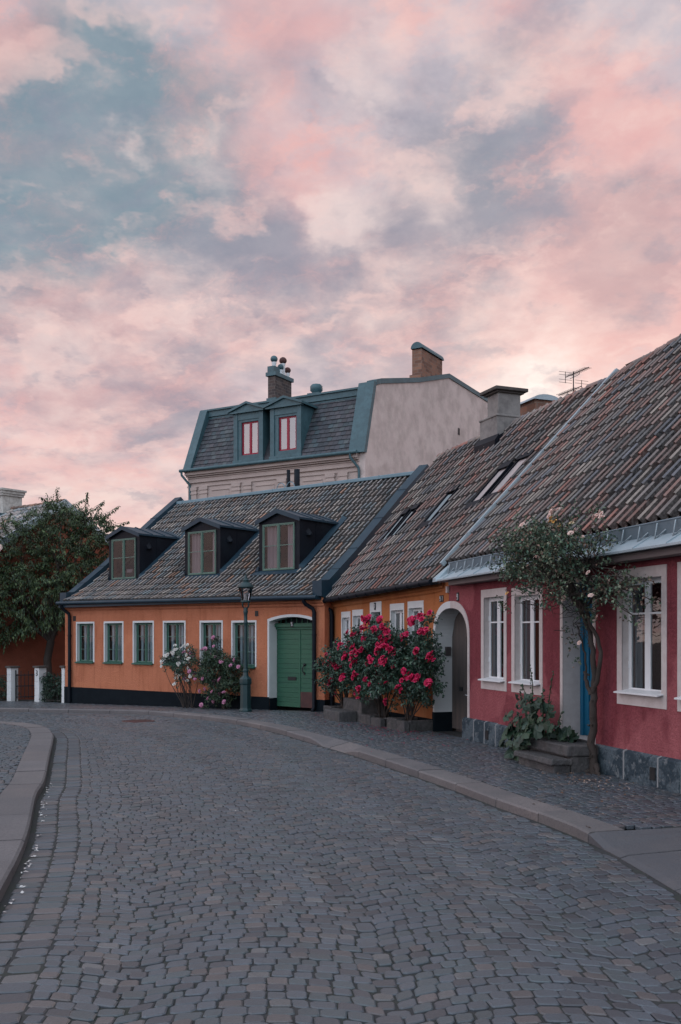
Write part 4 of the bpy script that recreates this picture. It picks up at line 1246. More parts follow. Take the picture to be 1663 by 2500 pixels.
    mb.build('chimney_cap', 'zinc', ch)
    return T

def build_red():
    fr = RE
    T = thing('red_house', 'deep red plastered house with pale framed windows and zinc eaves', 'house', tuple(fr.pt(5, 0, 0)))
    r = random.Random(41)
    wins = [(1.27, 2.19, .845, 2.405), (2.36, 3.325, .85, 2.38), (5.20, 6.185, .865, 2.455), (6.38, 7.36, .86, 2.46), (8.6, 9.6, .86, 2.46)]
    inn = [(a + .105, b - .095, c + .135, d - .125) for a, b, c, d in wins]
    di = (3.89, 4.64, .355, 2.36); do = (3.82, 4.71, .30, 2.43)
    mb = MB()
    wall_poly(mb, fr, [(.82, -.6), (10.9, -.6), (10.9, 2.62), (.82, 2.62)], [rect(*i) for i in inn] + [rect(*di)])
    half = [p for p in AI if p[0] > GB]
    wall_poly(mb, GA, [(GB, half[0][1])] + half + [(AI[-1][0], -.6), (GA.len, -.6), (GA.len, 2.62), (GB, 2.62)], [])
    gable_shell(mb, fr, 10.9, 6.3, 3.15, 6.25, 2.6, 2.6, s0=.3, of=(-.9, 0))
    mb.build('wall', 'red', T)
    # granite plinth with pale joints
    for a, b in ((.58, 3.815), (4.715, 10.92)):
        mb = MB(); cuts = [a]
        while cuts[-1] < b - .35: cuts.append(cuts[-1] + r.uniform(.32, .75))
        cuts[-1] = b
        for i in range(len(cuts) - 1):
            oo = .045 + r.uniform(-.006, .006)
            P = fr.pt; s0, s1 = cuts[i] + .012, cuts[i + 1] - .012; zt = .345 + r.uniform(-.008, .008)
            mb.hexa([P(s0, oo + .012, -.3), P(s1, oo + .012, -.3), P(s1, -.01, -.3), P(s0, -.01, -.3), P(s0, oo, zt - .03), P(s1, oo, zt - .03), P(s1, -.01, zt), P(s0, -.01, zt)])
            if i:
                c = cuts[i]; jt = r.uniform(-.012, .012)
                mb.hexa([P(c - .009, oo + .012, -.3), P(c + .009, oo + .012, -.3), P(c + .009, -.005, -.3), P(c - .009, -.005, -.3), P(c - .014 + jt, oo + .002, .325), P(c + .010 + jt, oo + .002, .325), P(c + .010 + jt, -.005, .35), P(c - .014 + jt, -.005, .35)], 1)
        if a < 1: mb.box(GA, GA.len - .16, GA.len - .0, -.3, .34, -.33, .03)
        mb.build('plinth', ['plinthgranite', 'mortar'], T, bevel=.008)
    for s in (1.55, 5.95):
        mb = MB(); mb.box(fr, s, s + .1, .07, .21, .02, .062); mb.build('plinth_vent', 'blackiron', T)
    for k, ((a, b, c, d), (i0, i1, j0, j1)) in enumerate(zip(wins, inn)):
        w = casement(T, fr, i0, i1, j0, j1, -.085, 'paintwhite', 'paintwhite', (.70,), .045, .075, bar=.022, thick=.03, po=.008, gl='glassred')
        surround(w, fr, (a, b, c, d), (i0, i1, j0, j1), .12, 'stonewhite')
        sill(w, fr, i0 - .05, i1 + .04, j0 + .05, -.085, .09, 'paintwhite', .018, .035)
        mb = MB(); curtain(mb, fr, i0 + .02, i0 + .20, j0, j1, -.16, r); curtain(mb, fr, i1 - .22, i1 - .06, j0, j1, -.16, r); curtain(mb, fr, i0 - .5, i0 - .3, j0, j1, -.2, r)
        mb.build('curtain', 'curtaingrey', w)
        mb = MB()
        for zc in (.25, .75): mb.tube([fr.pt(i0 + .02, -.08, j0 + (j1 - j0) * zc - .04), fr.pt(i0 + .02, -.08, j0 + (j1 - j0) * zc + .04)], .012, 6)
        mb.build('hinge', 'paintwhite', w)
    # blue door
    mb = MB(); o = -.27
    mb.box(fr, di[0], di[0] + .07, di[2], di[3], o - .05, o + .02); mb.box(fr, di[1] - .07, di[1], di[2], di[3], o - .05, o + .02); mb.box(fr, di[0] + .07, di[1] - .07, di[3] - .09, di[3], o - .05, o + .02)
    s0, s1, z0, z1 = di[0] + .07, di[1] - .07, di[2] + .01, di[3] - .09
    mb.box(fr, s0, s1, z0, z1, o - .045, o - .03)
    for a, b, c, d in ((s0, s0 + .1, z0, z1), (s1 - .1, s1, z0, z1), (s0 + .1, s1 - .1, z0, z0 + .2), (s0 + .1, s1 - .1, z0 + .62, z0 + .72), (s0 + .1, s1 - .1, z0 + 1.2, z0 + 1.3), (s0 + .1, s1 - .1, z1 - .12, z1)):
        mb.box(fr, a, b, c, d, o - .03, o - .008)
    d = mb.build('door', 'bluedoor', T, bevel=.004)
    mb = MB(); mb.tube([fr.pt(s1 - .05, o, 1.35), fr.pt(s1 - .05, o + .05, 1.35), fr.pt(s1 - .15, o + .05, 1.35)], .01, 8); mb.build('door_handle', 'chrome', d)
    surround(d, fr, do, di, .3, 'stonewhite', bottom=False)
    mb = MB(); mb.box(fr, di[0], di[1], .2, .352, -.5, .01); mb.build('threshold', 'stepstone', d)
    # the red half's number
    mb = MB(); s = GB + .33; mb.box(GA, s, s + .075, 2.265, 2.41, .002, .012); pl = mb.build('number_plate', 'numberplate', T)
    mb = MB(); digit(mb, GA, '9', s + .02, 2.295, .036, .085, .014, .006); mb.build('numeral', 'digit', pl)
    # zinc eaves
    P = fr.pt; L0, L1 = .12, 10.9
    mb = MB(); mb.box(fr, L0 + .25, L1, 2.525, 2.61, .0, .20); mb.build('fascia', 'wooddark', T, bevel=.005)
    mb = MB()
    mb.hexa([P(L0, .315, 2.605), P(L1, .315, 2.605), P(L1, .03, 2.62), P(L0, .03, 2.62), P(L0, .315, 2.63), P(L1, .315, 2.63), P(L1, .03, 2.80), P(L0, .03, 2.80)])
    s = L0 + .3
    while s < L1:
        mb.hexa([P(s, .316, 2.625), P(s + .012, .316, 2.625), P(s + .012, .03, 2.79), P(s, .03, 2.79), P(s, .316, 2.645), P(s + .012, .316, 2.645), P(s + .012, .03, 2.812), P(s, .03, 2.812)]); s += .62
    mb.hexa([P(L0 - .14, .33, 2.6), P(L0 + .02, .33, 2.6), P(L0 + .02, .02, 2.6), P(L0 - .14, .02, 2.6), P(L0 - .12, .33, 2.66), P(L0 + .0, .33, 2.66), P(L0 + .0, .02, 2.92), P(L0 - .12, .02, 2.92)])
    mb.build('eaves_sheet', 'zinc', T)
    mb = MB()
    mb.hexa([P(L0 + .02, .075, 2.77), P(L1, .075, 2.77), P(L1, .045, 2.77), P(L0 + .02, .045, 2.77), P(L0 + .02, .105, 2.915), P(L1, .105, 2.915), P(L1, .085, 2.915), P(L0 + .02, .085, 2.915)])
    mb.tube([P(L0 + .02, .10, 2.917), P(L1, .10, 2.917)], .012, 8)
    mb.build('gutter_board', 'zincdark', T)
    s = L0 + .12
    while s < L1:
        mb = MB(); mb.tube([P(s, .118, 2.90), P(s, .15, 2.73), P(s, .155, 2.72), P(s + .11, .085, 2.82)], .0085, 5); s += .33
        mb.build('gutter_bracket', 'zinc', T)
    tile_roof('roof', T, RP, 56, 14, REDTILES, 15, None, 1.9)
    ridge_tiles(T, R_B0, R_B1, 16, REDTILES)
    rear_slope(T, fr, .3, 10.9, 3.2, 6.5, 6.5, 2.6)
    # pale strip covering the joint between the two roofs
    A, B = np.array(RE.pt(-.09, .10, 2.88)), np.array(RE.pt(.12, -3.15, 6.38))
    n = np.cross(B - A, [RE.d[0], RE.d[1], 0]); n /= np.linalg.norm(n); n = n if n[2] > 0 else -n
    e = np.array([RE.d[0], RE.d[1], 0]); mb = MB(); K = 7
    for i in range(K):
        a, b = A + (B - A) * i / K, A + (B - A) * ((i + 1) / K + .01)
        j = r.uniform(-.008, .008) + (.006 if i % 2 else 0)
        a, b = a + e * j, b + e * j
        w_ = .035
        mb.hexa([a - e * w_, a + e * w_, b + e * w_, b - e * w_, a - e * w_ + n * .085, a + e * w_ + n * .085, b + e * w_ + n * .085, b - e * w_ + n * .085])
    mb.build('seam_flashing', 'zinc', T)
    return T

MATDEF['curtaingrey'] = lambda: mat('grey_curtain', (.36, .39, .42), .95, None, (8, (.3, .32, .35), .5), stretch=(1, 1, .1))
build_ochre()
build_red()

# ------------------------------------------------------------------ tall house with the slate mansard roof
def build_mansard():
    fr = MA; P = fr.pt; L = fr.len
    T = thing('mansard_house', 'tall pale stucco house with slate mansard roof and red framed dormer windows', 'building', tuple(P(L / 2, 0, -.3)))
    r = random.Random(51)
    ZE, WB, ZB, WR, ZR = 9.38, 1.25, 12.40, 8.6, 14.30
    # walls: street front, plain gable on the right, rear and left
    mb = MB()
    mb.quad(P(0, 0, -.6), P(L, 0, -.6), P(L, 0, ZE), P(0, 0, ZE))
    mb.quad(P(0, -16, -.6), P(L, -16, -.6), P(L, -16, ZR - .2), P(0, -16, ZR - .2))
    mb.poly([P(0, 0, -.6), P(0, 0, ZE), P(0, -WB, ZB), P(0, -WR, ZR), P(0, -16, ZR - .2), P(0, -16, -.6)])
    for (o1, za, zb) in ((.05, 8.62, 8.70), (.09, 8.82, 8.90), (.05, 9.03, 9.08), (.14, 9.10, 9.17), (.24, 9.17, 9.30), (.30, 9.30, 9.36)):
        mb.box(fr, -.02, L + .02, za, zb, -.005, o1)
    mb.build('wall', 'cream', T, bevel=.01)
    # pilasters and panels of the upper storey
    s = .12; i = 0
    while s < L - .3:
        mb = MB(); w = .42
        mb.box(fr, s, s + w, 2, 8.60, 0, .07); mb.box(fr, s - .03, s + w + .03, 8.28, 8.36, 0, .10); mb.box(fr, s - .03, s + w + .03, 8.46, 8.615, 0, .10)
        mb.build('pilaster', 'cream', T, bevel=.008)
        s += .62 if i % 2 == 0 else 1.85
        i += 1
    s = .12 + .62 + .42 + .22; 
    for k in range(4):
        a = 1.40 + k * 2.47; b = a + .98
        if b > L: break
        mb = MB(); mb.box(fr, a, b, 8.40, 8.44, 0, .05); mb.box(fr, a, b, 8.12, 8.40, 0, .015); mb.box(fr, a, b, 8.06, 8.1, 0, .05)
        mb.build('frieze_panel', 'cream', T)
    # gable wall with its thickness
    gp = [(0.0, -.6), (0.0, ZE), (WB - .35, ZB + .12), (WB + .1, ZB + .28), (5.2, 13.62), (WR, 14.62), (16.0, 14.5), (24, 13.2), (24, -.6)]
    mb = MB()
    A = [P(L, -w, z) for w, z in gp]
    mb.prism(A, np.array([*(fr.d * .32), 0]))
    g = mb.build('gable_wall', 'beige', T)
    mb = MB()
    top = gp[1:-1]
    for i in range(len(top) - 1):
        (w0, z0), (w1, z1) = top[i], top[i + 1]
        q = lambda w, z, s, dz: P(s, -w, z + dz)
        th = .10
        if i == 0:   # steep verge: broad folded sheet
            mb.hexa([q(w0 - .18, z0, L - .40, 0), q(w0 - .18, z0, L + .36, 0), q(w0 + .05, z0, L + .36, 0), q(w0 + .05, z0, L - .40, 0), q(w1 - .18, z1, L - .40, 0), q(w1 - .18, z1, L + .36, 0), q(w1 + .05, z1, L + .36, 0), q(w1 + .05, z1, L - .40, 0)])
        else:
            mb.hexa([q(w0, z0, L - .1, -.12), q(w0, z0, L + .37, -.12), q(w1, z1, L + .37, -.12), q(w1, z1, L - .1, -.12), q(w0, z0, L - .1, th), q(w0, z0, L + .37, th), q(w1, z1, L + .37, th), q(w1, z1, L - .1, th)])
    mb.build('verge_flashing', 'teal', g)
    for (w, z) in ((9.75, 11.92), (14.2, 12.6)):
        mb = MB(); p = P(L + .322, -w, z)
        ex = -fr.n * .24
        a = [p, p + np.array([*ex, 0]), p + np.array([*ex, .34]), p + np.array([0, 0, .34])]
        mb.prism(a, np.array([*(fr.d * .015), 0])); mb.build('wall_hatch', 'blackiron', g)
    # steep slate slope, slate by slate
    mb = MB()
    rows, cols = 13, 34
    S = lambda s, t: P(s, -(WB * t) + .12 * (1 - t), ZE + .05 + (ZB - .05 - ZE - .25) * t)
    mb.quad(S(.3, 0), S(L - .3, 0), S(L - .3, 1), S(.3, 1), 0, (.03, .03, .035))
    for j in range(rows):
        for i in range(cols + 1):
            a = .3 + (L - .6) * (i - (.5 if j % 2 else 0)) / cols; b = a + (L - .6) / cols
            a = max(a, .3); b = min(b, L - .3)
            if b - a < .05: continue
            if 2.72 < (a + b) / 2 < 6.25 and j < rows - 2: continue
            q = [S(a + .006, j / rows + r.uniform(-.004, .004)), S(b - .006, j / rows + r.uniform(-.004, .004)), S(b - .006, (j + 1.15) / rows), S(a + .006, (j + 1.15) / rows)]
            n = np.array([*fr.n, .4]); lift = .035 + r.uniform(0, .012)
            q = [q[0] + n * lift, q[1] + n * lift, q[2] + n * .008, q[3] + n * .008]
            t = r.choice([(.06, .062, .072)] * 4 + [(.075, .07, .078)] * 3 + [(.045, .052, .062)] * 3 + [(.08, .095, .10)] * 2 + [(.055, .08, .09)]); m = r.uniform(.75, 1.25)
            lo = [q[0] - n * .03, q[1] - n * .03]
            mb.add(q + lo, [(0, 1, 2, 3), (4, 5, 1, 0)], 0, tuple(x * m for x in t))
    mb.build('slate_roof', 'slate', T)
    mb = MB()   # upper, flatter roof
    mb.quad(P(0, -WB, ZB), P(L, -WB, ZB), P(L, -WR, ZR), P(0, -WR, ZR)); mb.quad(P(0, -WR, ZR), P(L, -WR, ZR), P(L, -16, ZR - .2), P(0, -16, ZR - .2))
    mb.box(fr, .0, L, ZB - .28, ZB - .02, -WB, -WB + .16); mb.box(fr, -.05, L, ZB - .02, ZB + .06, -WB - .1, -WB + .24)
    mb.box(fr, .25, L - .25, ZB - .4, ZB - .3, -WB - .02, -WB + .10)
    # left verge of the slates
    for s0, s1 in ((-.1, .34),):
        mb.hexa([P(s0, .30, ZE - .02), P(s1, .30, ZE - .02), P(s1, .0, ZE - .02), P(s0, .0, ZE - .02), P(s0, -WB + .24, ZB + .05), P(s1, -WB + .24, ZB + .05), P(s1, -WB - .1, ZB + .05), P(s0, -WB - .1, ZB + .05)])
    mb.build('upper_roof', 'teal', T)
    mb = MB()
    mb.tube([P(-.2, .36, ZE + .0), P(L + .1, .36, ZE + .0)], .075, 10)
    mb.box(fr, -.1, L + .05, ZE - .02, ZE + .05, .0, .34)
    mb.build('gutter', 'teal', T)
    for s, sg in ((-.1, -1), (L - .22, 1)):
        mb = MB(); mb.tube([P(s, .36, ZE - .05), P(s, .34, ZE - .2), P(s + .25, .08, ZE - .62), P(s + .27, .07, ZE - .75), P(s + .27, .07, 3)], .055, 10)
        mb.build('downpipe', 'teal', T)
    # the two dormers
    for (c0, c1, w0, w1) in ((2.71, 4.28, 3.10, 4.02), (4.70, 6.28, 5.10, 6.03)):
        cm = (c0 + c1) / 2; zt = 11.80; o = .05
        mb = MB()
        win = (w0, w1, 9.84, 11.32)
        wall_poly(mb, fr, rect(c0, c1, 9.42, zt), [rect(*win)], o)
        strip_between(mb, fr, rect(*win), o, o - .16)
        for s in (c0, c1): mb.quad(P(s, o, 9.42), P(s, -2.2, 9.42), P(s, -2.2, zt), P(s, o, zt))
        mb.box(fr, c0 - .02, c0 + .20, 9.62, zt, o - .002, o + .05); mb.box(fr, c1 - .20, c1 + .02, 9.62, zt, o - .002, o + .05)
        mb.box(fr, c0 + .2, c1 - .2, 11.42, zt, o - .002, o + .03)
        mb.box(fr, c0 - .05, c1 + .05, 9.42, 9.62, o - .002, o + .09)
        d = mb.build('dormer', 'teal', T, bevel=.008)
        mb = MB()
        e0, e1 = c0 - .26, c1 + .16
        for a, b in ((e0, cm), (e1, cm)):
            mb.hexa([P(a, o + .22, zt - .03), P(b, o + .22, 12.10), P(b, -2.6, 12.10), P(a, -2.6, zt - .03), P(a, o + .22, zt + .07), P(b, o + .22, 12.20), P(b, -2.6, 12.20), P(a, -2.6, zt + .07)])
        mb.poly([P(e0 + .05, o + .12, zt - .02), P(e1 - .05, o + .12, zt - .02), P(cm, o + .12, 12.12)])
        mb.box(fr, e0 + .05, e1 - .05, zt - .08, zt - .01, o, o + .16)
        mb.build('dormer_roof', 'teal', d)
        casement(d, fr, win[0] + .01, win[1] - .01, win[2], win[3], o - .06, 'redframe', 'redframe', (), .055, .10, gl='glassm')
        mb = MB(); mb.quad(P(c0, -1.2, 9.4), P(c1, -1.2, 9.4), P(c1, -1.2, 11.8), P(c0, -1.2, 11.8))
        curtain(mb, fr, w0 + .05, w1 - .05, 9.85, 11.3, o - .2, r, 1)
        mb.build('curtain', ['room', 'curtainwhite'], d)
    # chimneys
    mb = MB(); mb.box(fr, 1.08, 1.52, 12.9, 15.0, -6.5, -5.0); mb.box(fr, 1.02, 1.58, 12.6, 13.75, -6.56, -4.94, 1); mb.box(fr, 1.0, 1.60, 14.86, 15.05, -6.6, -4.9, 1)
    ch = mb.build('chimney', ['darkbrick', 'teal'], T, label='sooty brick chimney carrying four chimney pots')
    for k, (s, o, z, sc, m2) in enumerate(((1.28, -5.25, 15.42, 1.1, 'teal'), (1.36, -5.95, 15.5, 1.15, 'rust'), (1.45, -5.6, 15.08, .95, 'teal'), (1.38, -6.35, 15.1, 1.0, 'rust'))):
        mb = MB()
        if k == 0: mb.box(fr, s - .2, s + .2, 15.05, 15.36, o - .25, o + .3, 2)
        mb.lathe(tuple(P(s, o, 15.04)), [(.11, 0), (.11, z - 15.04 + .1), (.13, z - 15.04 + .16), (.13, z - 15.04 + .2)], 12, 1)
        mb.lathe(tuple(P(s, o, z + .36)), [(0, .16 * sc)] + [(.17 * sc * math.sin(a), .16 * sc * math.cos(a)) for a in np.linspace(.3, 2.5, 8)] + [(.05, -.16 * sc)], 14, 0)
        mb.build('chimney_pot', [m2, 'paintwhite', 'teal'], ch)
    mb = MB(); mb.box(fr, 4.2, 4.75, 12.6, 13.35, -4.4, -3.9); mb.box(fr, 4.14, 4.81, 13.3, 13.36, -4.46, -3.84)
    mb.lathe(tuple(P(4.475, -4.15, 13.3)), [(.2, .05), (.2, .12), (.3, .2), (.3, .42), (.24, .5), (0, .52)], 8)
    mb.build('roof_vent', 'teal', T)
    # brick chimney on the gable
    mb = MB(); mb.box(fr, L - .18, L + .312, 12.5, 15.15, -7.85, -5.5); mb.box(fr, L - .26, L + .314, 12.8, 13.95, -5.7, -5.38)
    ch = mb.build('chimney', 'brick', T, label='brick gable chimney with rounded sheet cap')
    mb = MB(); n = 10
    q = lambda t: (L + .08 + .30 * math.cos(t), 15.18 + .30 * math.sin(t))
    for i in range(n):
        A, B = q(math.pi * i / n), q(math.pi * (i + 1) / n)
        mb.quad(P(A[0], -5.42, A[1]), P(A[0], -7.92, A[1]), P(B[0], -7.92, B[1]), P(B[0], -5.42, B[1]))
    for o in (-5.42, -7.92): mb.poly([P(q(math.pi * i / n)[0], o, q(math.pi * i / n)[1]) for i in range(n + 1)])
    mb.build('chimney_cap', 'teal', ch)
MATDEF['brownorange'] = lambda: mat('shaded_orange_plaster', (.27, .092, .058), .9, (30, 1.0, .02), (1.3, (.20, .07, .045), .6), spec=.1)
MATDEF['glassm'] = lambda: glass('dormer_glass', (.45, .5, .53), 4.5, .02)
build_mansard()

# ------------------------------------------------------------------ house at the left behind the tree
LH = Frame((-9.6 - .616 * 5.8, 33 - .788 * 5.8), (-9.6, 33))
def build_left():
    d = np.array([-.7877, .6161])                # along its ridge, away to the left
    n = np.array([-.616, -.788])                 # towards the street
    A = np.array([-9.6, 33.0])
    pt = lambda a, w, z: np.array([*(A + d * a + n * w), z])    # w from ridge towards the street
    T = thing('garden_house', 'orange gabled house with a tiled roof behind the garden tree', 'house', tuple(pt(3, 2, -.4)))
    mb = MB(); H, E, Wd = 6.22, 2.6, 5.8
    for a in (0, 9): mb.poly([pt(a, Wd, -.8), pt(a, Wd, E), pt(a, 0, H), pt(a, -Wd, E), pt(a, -Wd, -.8)])
    for w in (Wd, -Wd): mb.quad(pt(0, w, -.8), pt(9, w, -.8), pt(9, w, E), pt(0, w, E))
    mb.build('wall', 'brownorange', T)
    P = lambda u, t: pt(-.12 + 9.2 * u, 6.05 - 6.05 * t, 2.5 + 3.83 * t)
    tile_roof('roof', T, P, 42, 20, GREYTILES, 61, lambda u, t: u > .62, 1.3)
    mb = MB(); mb.quad(pt(-.12, 0, 6.33), pt(9.1, 0, 6.33), pt(9.1, -6.05, 2.5), pt(-.12, -6.05, 2.5)); mb.build('rear_roof', 'under', T)
    ridge_tiles(T, pt(-.1, 0, 6.36), pt(8.5, 0, 6.36), 62, [(.30, .16, .11), (.26, .15, .11), (.22, .15, .12)])
    mb = MB()
    for w0, z0, w1, z1 in ((6.1, 2.5, 0, 6.36), (0, 6.36, -6.1, 2.5)):
        mb.hexa([pt(-.2, w0, z0 - .2), pt(-.10, w0, z0 - .2), pt(-.10, w1, z1 - .2), pt(-.2, w1, z1 - .2), pt(-.2, w0, z0 + .06), pt(-.10, w0, z0 + .06), pt(-.10, w1, z1 + .06), pt(-.2, w1, z1 + .06)])
    mb.build('verge_board', 'zinc', T)
    mb = MB()
    def bx(a0, a1, w0, w1, z0, z1, mi=0): mb.hexa([pt(a0, w0, z0), pt(a1, w0, z0), pt(a1, w1, z0), pt(a0, w1, z0), pt(a0, w0, z1), pt(a1, w0, z1), pt(a1, w1, z1), pt(a0, w1, z1)], mi)
    bx(3.0, 4.5, -.40, .40, 5.5, 6.85); bx(2.95, 4.55, -.45, .45, 6.80, 6.88); bx(2.92, 4.58, -.48, .48, 6.88, 7.0); bx(2.88, 4.62, -.52, .52, 6.98, 7.06); bx(2.95, 4.55, -.45, .6, 5.6, 6.15, 1)
    mb.build('chimney', ['whitebrick', 'teal'], T, bevel=.01)
build_left()

# ------------------------------------------------------------------ gate posts, garden gate, fence
def build_gateposts():
    fr = OR
    labs = ['white brick gate post left of the open iron garden gate', 'white brick gate post bearing the number 3 beside the hedge', 'white brick post standing against the corner of the orange house']
    for k, (s0, s1) in enumerate(((-2.90, -2.68), (-1.48, -1.25), (-.17, -.03))):
        z = gz(float(fr.pt(s0, 0, 0)[1])) - .02
        T = thing('gate_post', labs[k], 'gate post', tuple(fr.pt((s0 + s1) / 2, -.15, z)), 'white gate posts along the garden front')
        mb = MB()
        for i in range(5):
            mb.box(fr, s0 + .003 * (i % 2), s1 - .003 * (i % 2), z + i * .205 + .004, z + (i + 1) * .205 - .004, -.25, .0)
        mb.box(fr, s0 + .01, s1 - .01, z - .3, z + 1.02, -.24, -.01)
        mb.build('post', 'white', T, bevel=.006)
        mb = MB(); mb.box(fr, s0 - .04, s1 + .04, z + 1.025, z + 1.08, -.29, .04); mb.build('cap_stone', 'darkcap', T, bevel=.006)
        if k == 1:
            mb = MB(); digit(mb, fr, '3', s0 + .085, z + .80, .06, .14, .003, .013); mb.build('numeral', 'blackiron', T)
    z = gz(28.2) - .04
    T = thing('garden_gate', 'black wrought iron garden gate swung open beside the white post', 'gate', tuple(fr.pt(-2.3, -.2, z)))
    mb = MB()
    gf = Frame(fr.pt(-2.64, -.14, 0)[:2], fr.pt(-2.25, -1.05, 0)[:2])
    for i in range(9): mb.tube([gf.pt(.04 + i * .11, 0, z + .08), gf.pt(.04 + i * .11, 0, z + (.92 if i % 2 else .84))], .011, 6)
    mb.build('bars', 'blackiron', T)
    mb = MB()
    for zz in (.12, .45, .78): mb.box(gf, 0, .98, z + zz, z + zz + .03, -.014, .014)
    mb.tube([gf.pt(.0, 0, z), gf.pt(0, 0, z + .95)], .02, 8); mb.tube([gf.pt(.98, 0, z), gf.pt(.98, 0, z + .9)], .016, 8)
    mb.build('gate_frame', 'blackiron', T)
    T = thing('iron_fence', 'low black iron railing behind the hedge by the orange house', 'fence', tuple(fr.pt(-.7, -.2, z)))
    mb = MB()
    for i in range(7): mb.tube([fr.pt(-1.18 + i * .165, -.12, z), fr.pt(-1.18 + i * .165, -.12, z + .9)], .01, 6)
    mb.build('bars', 'blackiron', T)
    mb = MB()
    for zz in (.1, .78): mb.box(fr, -1.23, -.17, z + zz, z + zz + .03, -.135, -.105)
    mb.build('rail', 'blackiron', T)
build_gateposts()

# ------------------------------------------------------------------ street lamp, aerial, steps, planters
def build_lamp():
    c = (-2.125, 21.4, -.005)
    T = thing('street_lamp', 'green cast iron street lamp with a lantern before the orange house', 'street lamp', c)
    mb = MB()
    mb.lathe(c, [(.155, -.1), (.155, .04), (.135, .06), (.128, .09), (.122, .60), (.138, .62), (.142, .66), (.142, .735), (.12, .755), (.07, .80), (.058, .88), (.068, .90), (.068, .93), (.055, .95)], 8, 0, False, R(22.5))
    mb.build('pedestal', 'iron', T, bevel=.006)
    mb = MB()
    mb.lathe(c, [(.052, .94), (.05, 1.0), (.042, 1.9), (.041, 1.96), (.05, 1.98), (.05, 2.0), (.041, 2.02), (.040, 2.16), (.048, 2.2), (.056, 2.24), (.046, 2.27), (.05, 2.30), (.042, 2.33), (.0, 2.34)], 14)
    mb.build('pole', 'iron', T)
    mb = MB()
    for k in range(4):
        a = math.pi / 4 + k * math.pi / 2
        mb.tube([(c[0] + rr * math.cos(a), c[1] + rr * math.sin(a), c[2] + zz) for rr, zz in ((.02, 2.31), (.07, 2.335), (.098, 2.38), (.092, 2.43), (.088, 2.45))], .011, 6)
    mb.lathe(c, [(.10, 2.44), (.112, 2.45), (.112, 2.475), (.10, 2.49), (.085, 2.49), (.085, 2.44)], 16)
    mb.build('yoke', 'iron', T)
    mb = MB()
    for k in range(6):
        a = k * math.pi / 3
        p, q = (.095, 2.48), (.158, 2.775)
        mb.tube([(c[0] + rr * math.cos(a), c[1] + rr * math.sin(a), c[2] + zz) for rr, zz in (p, q)], .007, 5)
    mb.lathe(c, [(.172, 2.77), (.18, 2.78), (.178, 2.80), (.165, 2.825), (.13, 2.87), (.075, 2.90), (.062, 2.915), (.078, 2.925), (.078, 2.945), (.05, 2.975), (.04, 2.99), (.045, 3.0), (.02, 3.03), (.012, 3.07), (.016, 3.08), (.0, 3.10)], 18)
    mb.build('lantern_roof', 'iron', T)
    mb = MB(); mb.lathe(c, [(.092, 2.49), (.153, 2.77)], 6, 0, False); mb.build('lantern_glass', 'lampglass', T)
    mb = MB(); mb.lathe(c, [(0, 2.48), (.05, 2.485), (.055, 2.50), (.04, 2.52), (.05, 2.62), (.045, 2.64), (0, 2.645)], 14); mb.build('mantle', 'mantle', T)
build_lamp()

def build_aerial():
    B = YE.pt(3.63, -3.9, 0)
    c = (B[0], B[1], 5.35)
    T = thing('tv_aerial', 'thin two armed television aerial standing above the tiled ridge', 'aerial', c)
    mb = MB(); mb.tube([c, (c[0], c[1], 7.13)], .012, 8); mb.build('mast', 'blackiron', T)
    d = np.array([*YE.d, 0]); o = np.array([*YE.n, 0]); up = np.array([0, 0, 1.0])
    for z, sg in ((7.08, 1), (6.76, -1)):
        m = np.array([c[0], c[1], z]); mb = MB()
        mb.tube([m - d * sg * .28, m + d * sg * .52], .009, 6)
        for i in range(12):
            p = m + d * sg * (-.12 + .055 * i); mb.tube([p - o * .09, p + o * .09], .004, 4)
        q = m - d * sg * .28
        mb.tube([q - up * .12, q + up * .12], .007, 5)
        for zz in (-.11, -.05, .05, .11): mb.tube([q - o * .16 + up * zz, q + o * .16 + up * zz], .004, 4)
        mb.tube([m - up * .07 - d * sg * .12, m - up * .07, m - up * .06 + d * sg * .2, m + d * sg * .2], .006, 5)
        mb.build('aerial_arm', 'blackiron', T)
build_aerial()

def slab(mb, fr, s0, s1, z0, z1, o0, o1, r, nose=.0):
    P = fr.pt; j = lambda: r.uniform(-.012, .012)
    mb.hexa([P(s0 + j(), o1 + j(), z0), P(s1 + j(), o1 + j(), z0), P(s1 + j(), o0, z0), P(s0 + j(), o0, z0), P(s0 + j(), o1 + nose + j(), z1 + j() * .4), P(s1 + j(), o1 + nose + j(), z1 + j() * .4), P(s1 + j(), o0, z1 + j() * .4), P(s0 + j(), o0, z1 + j() * .4)])

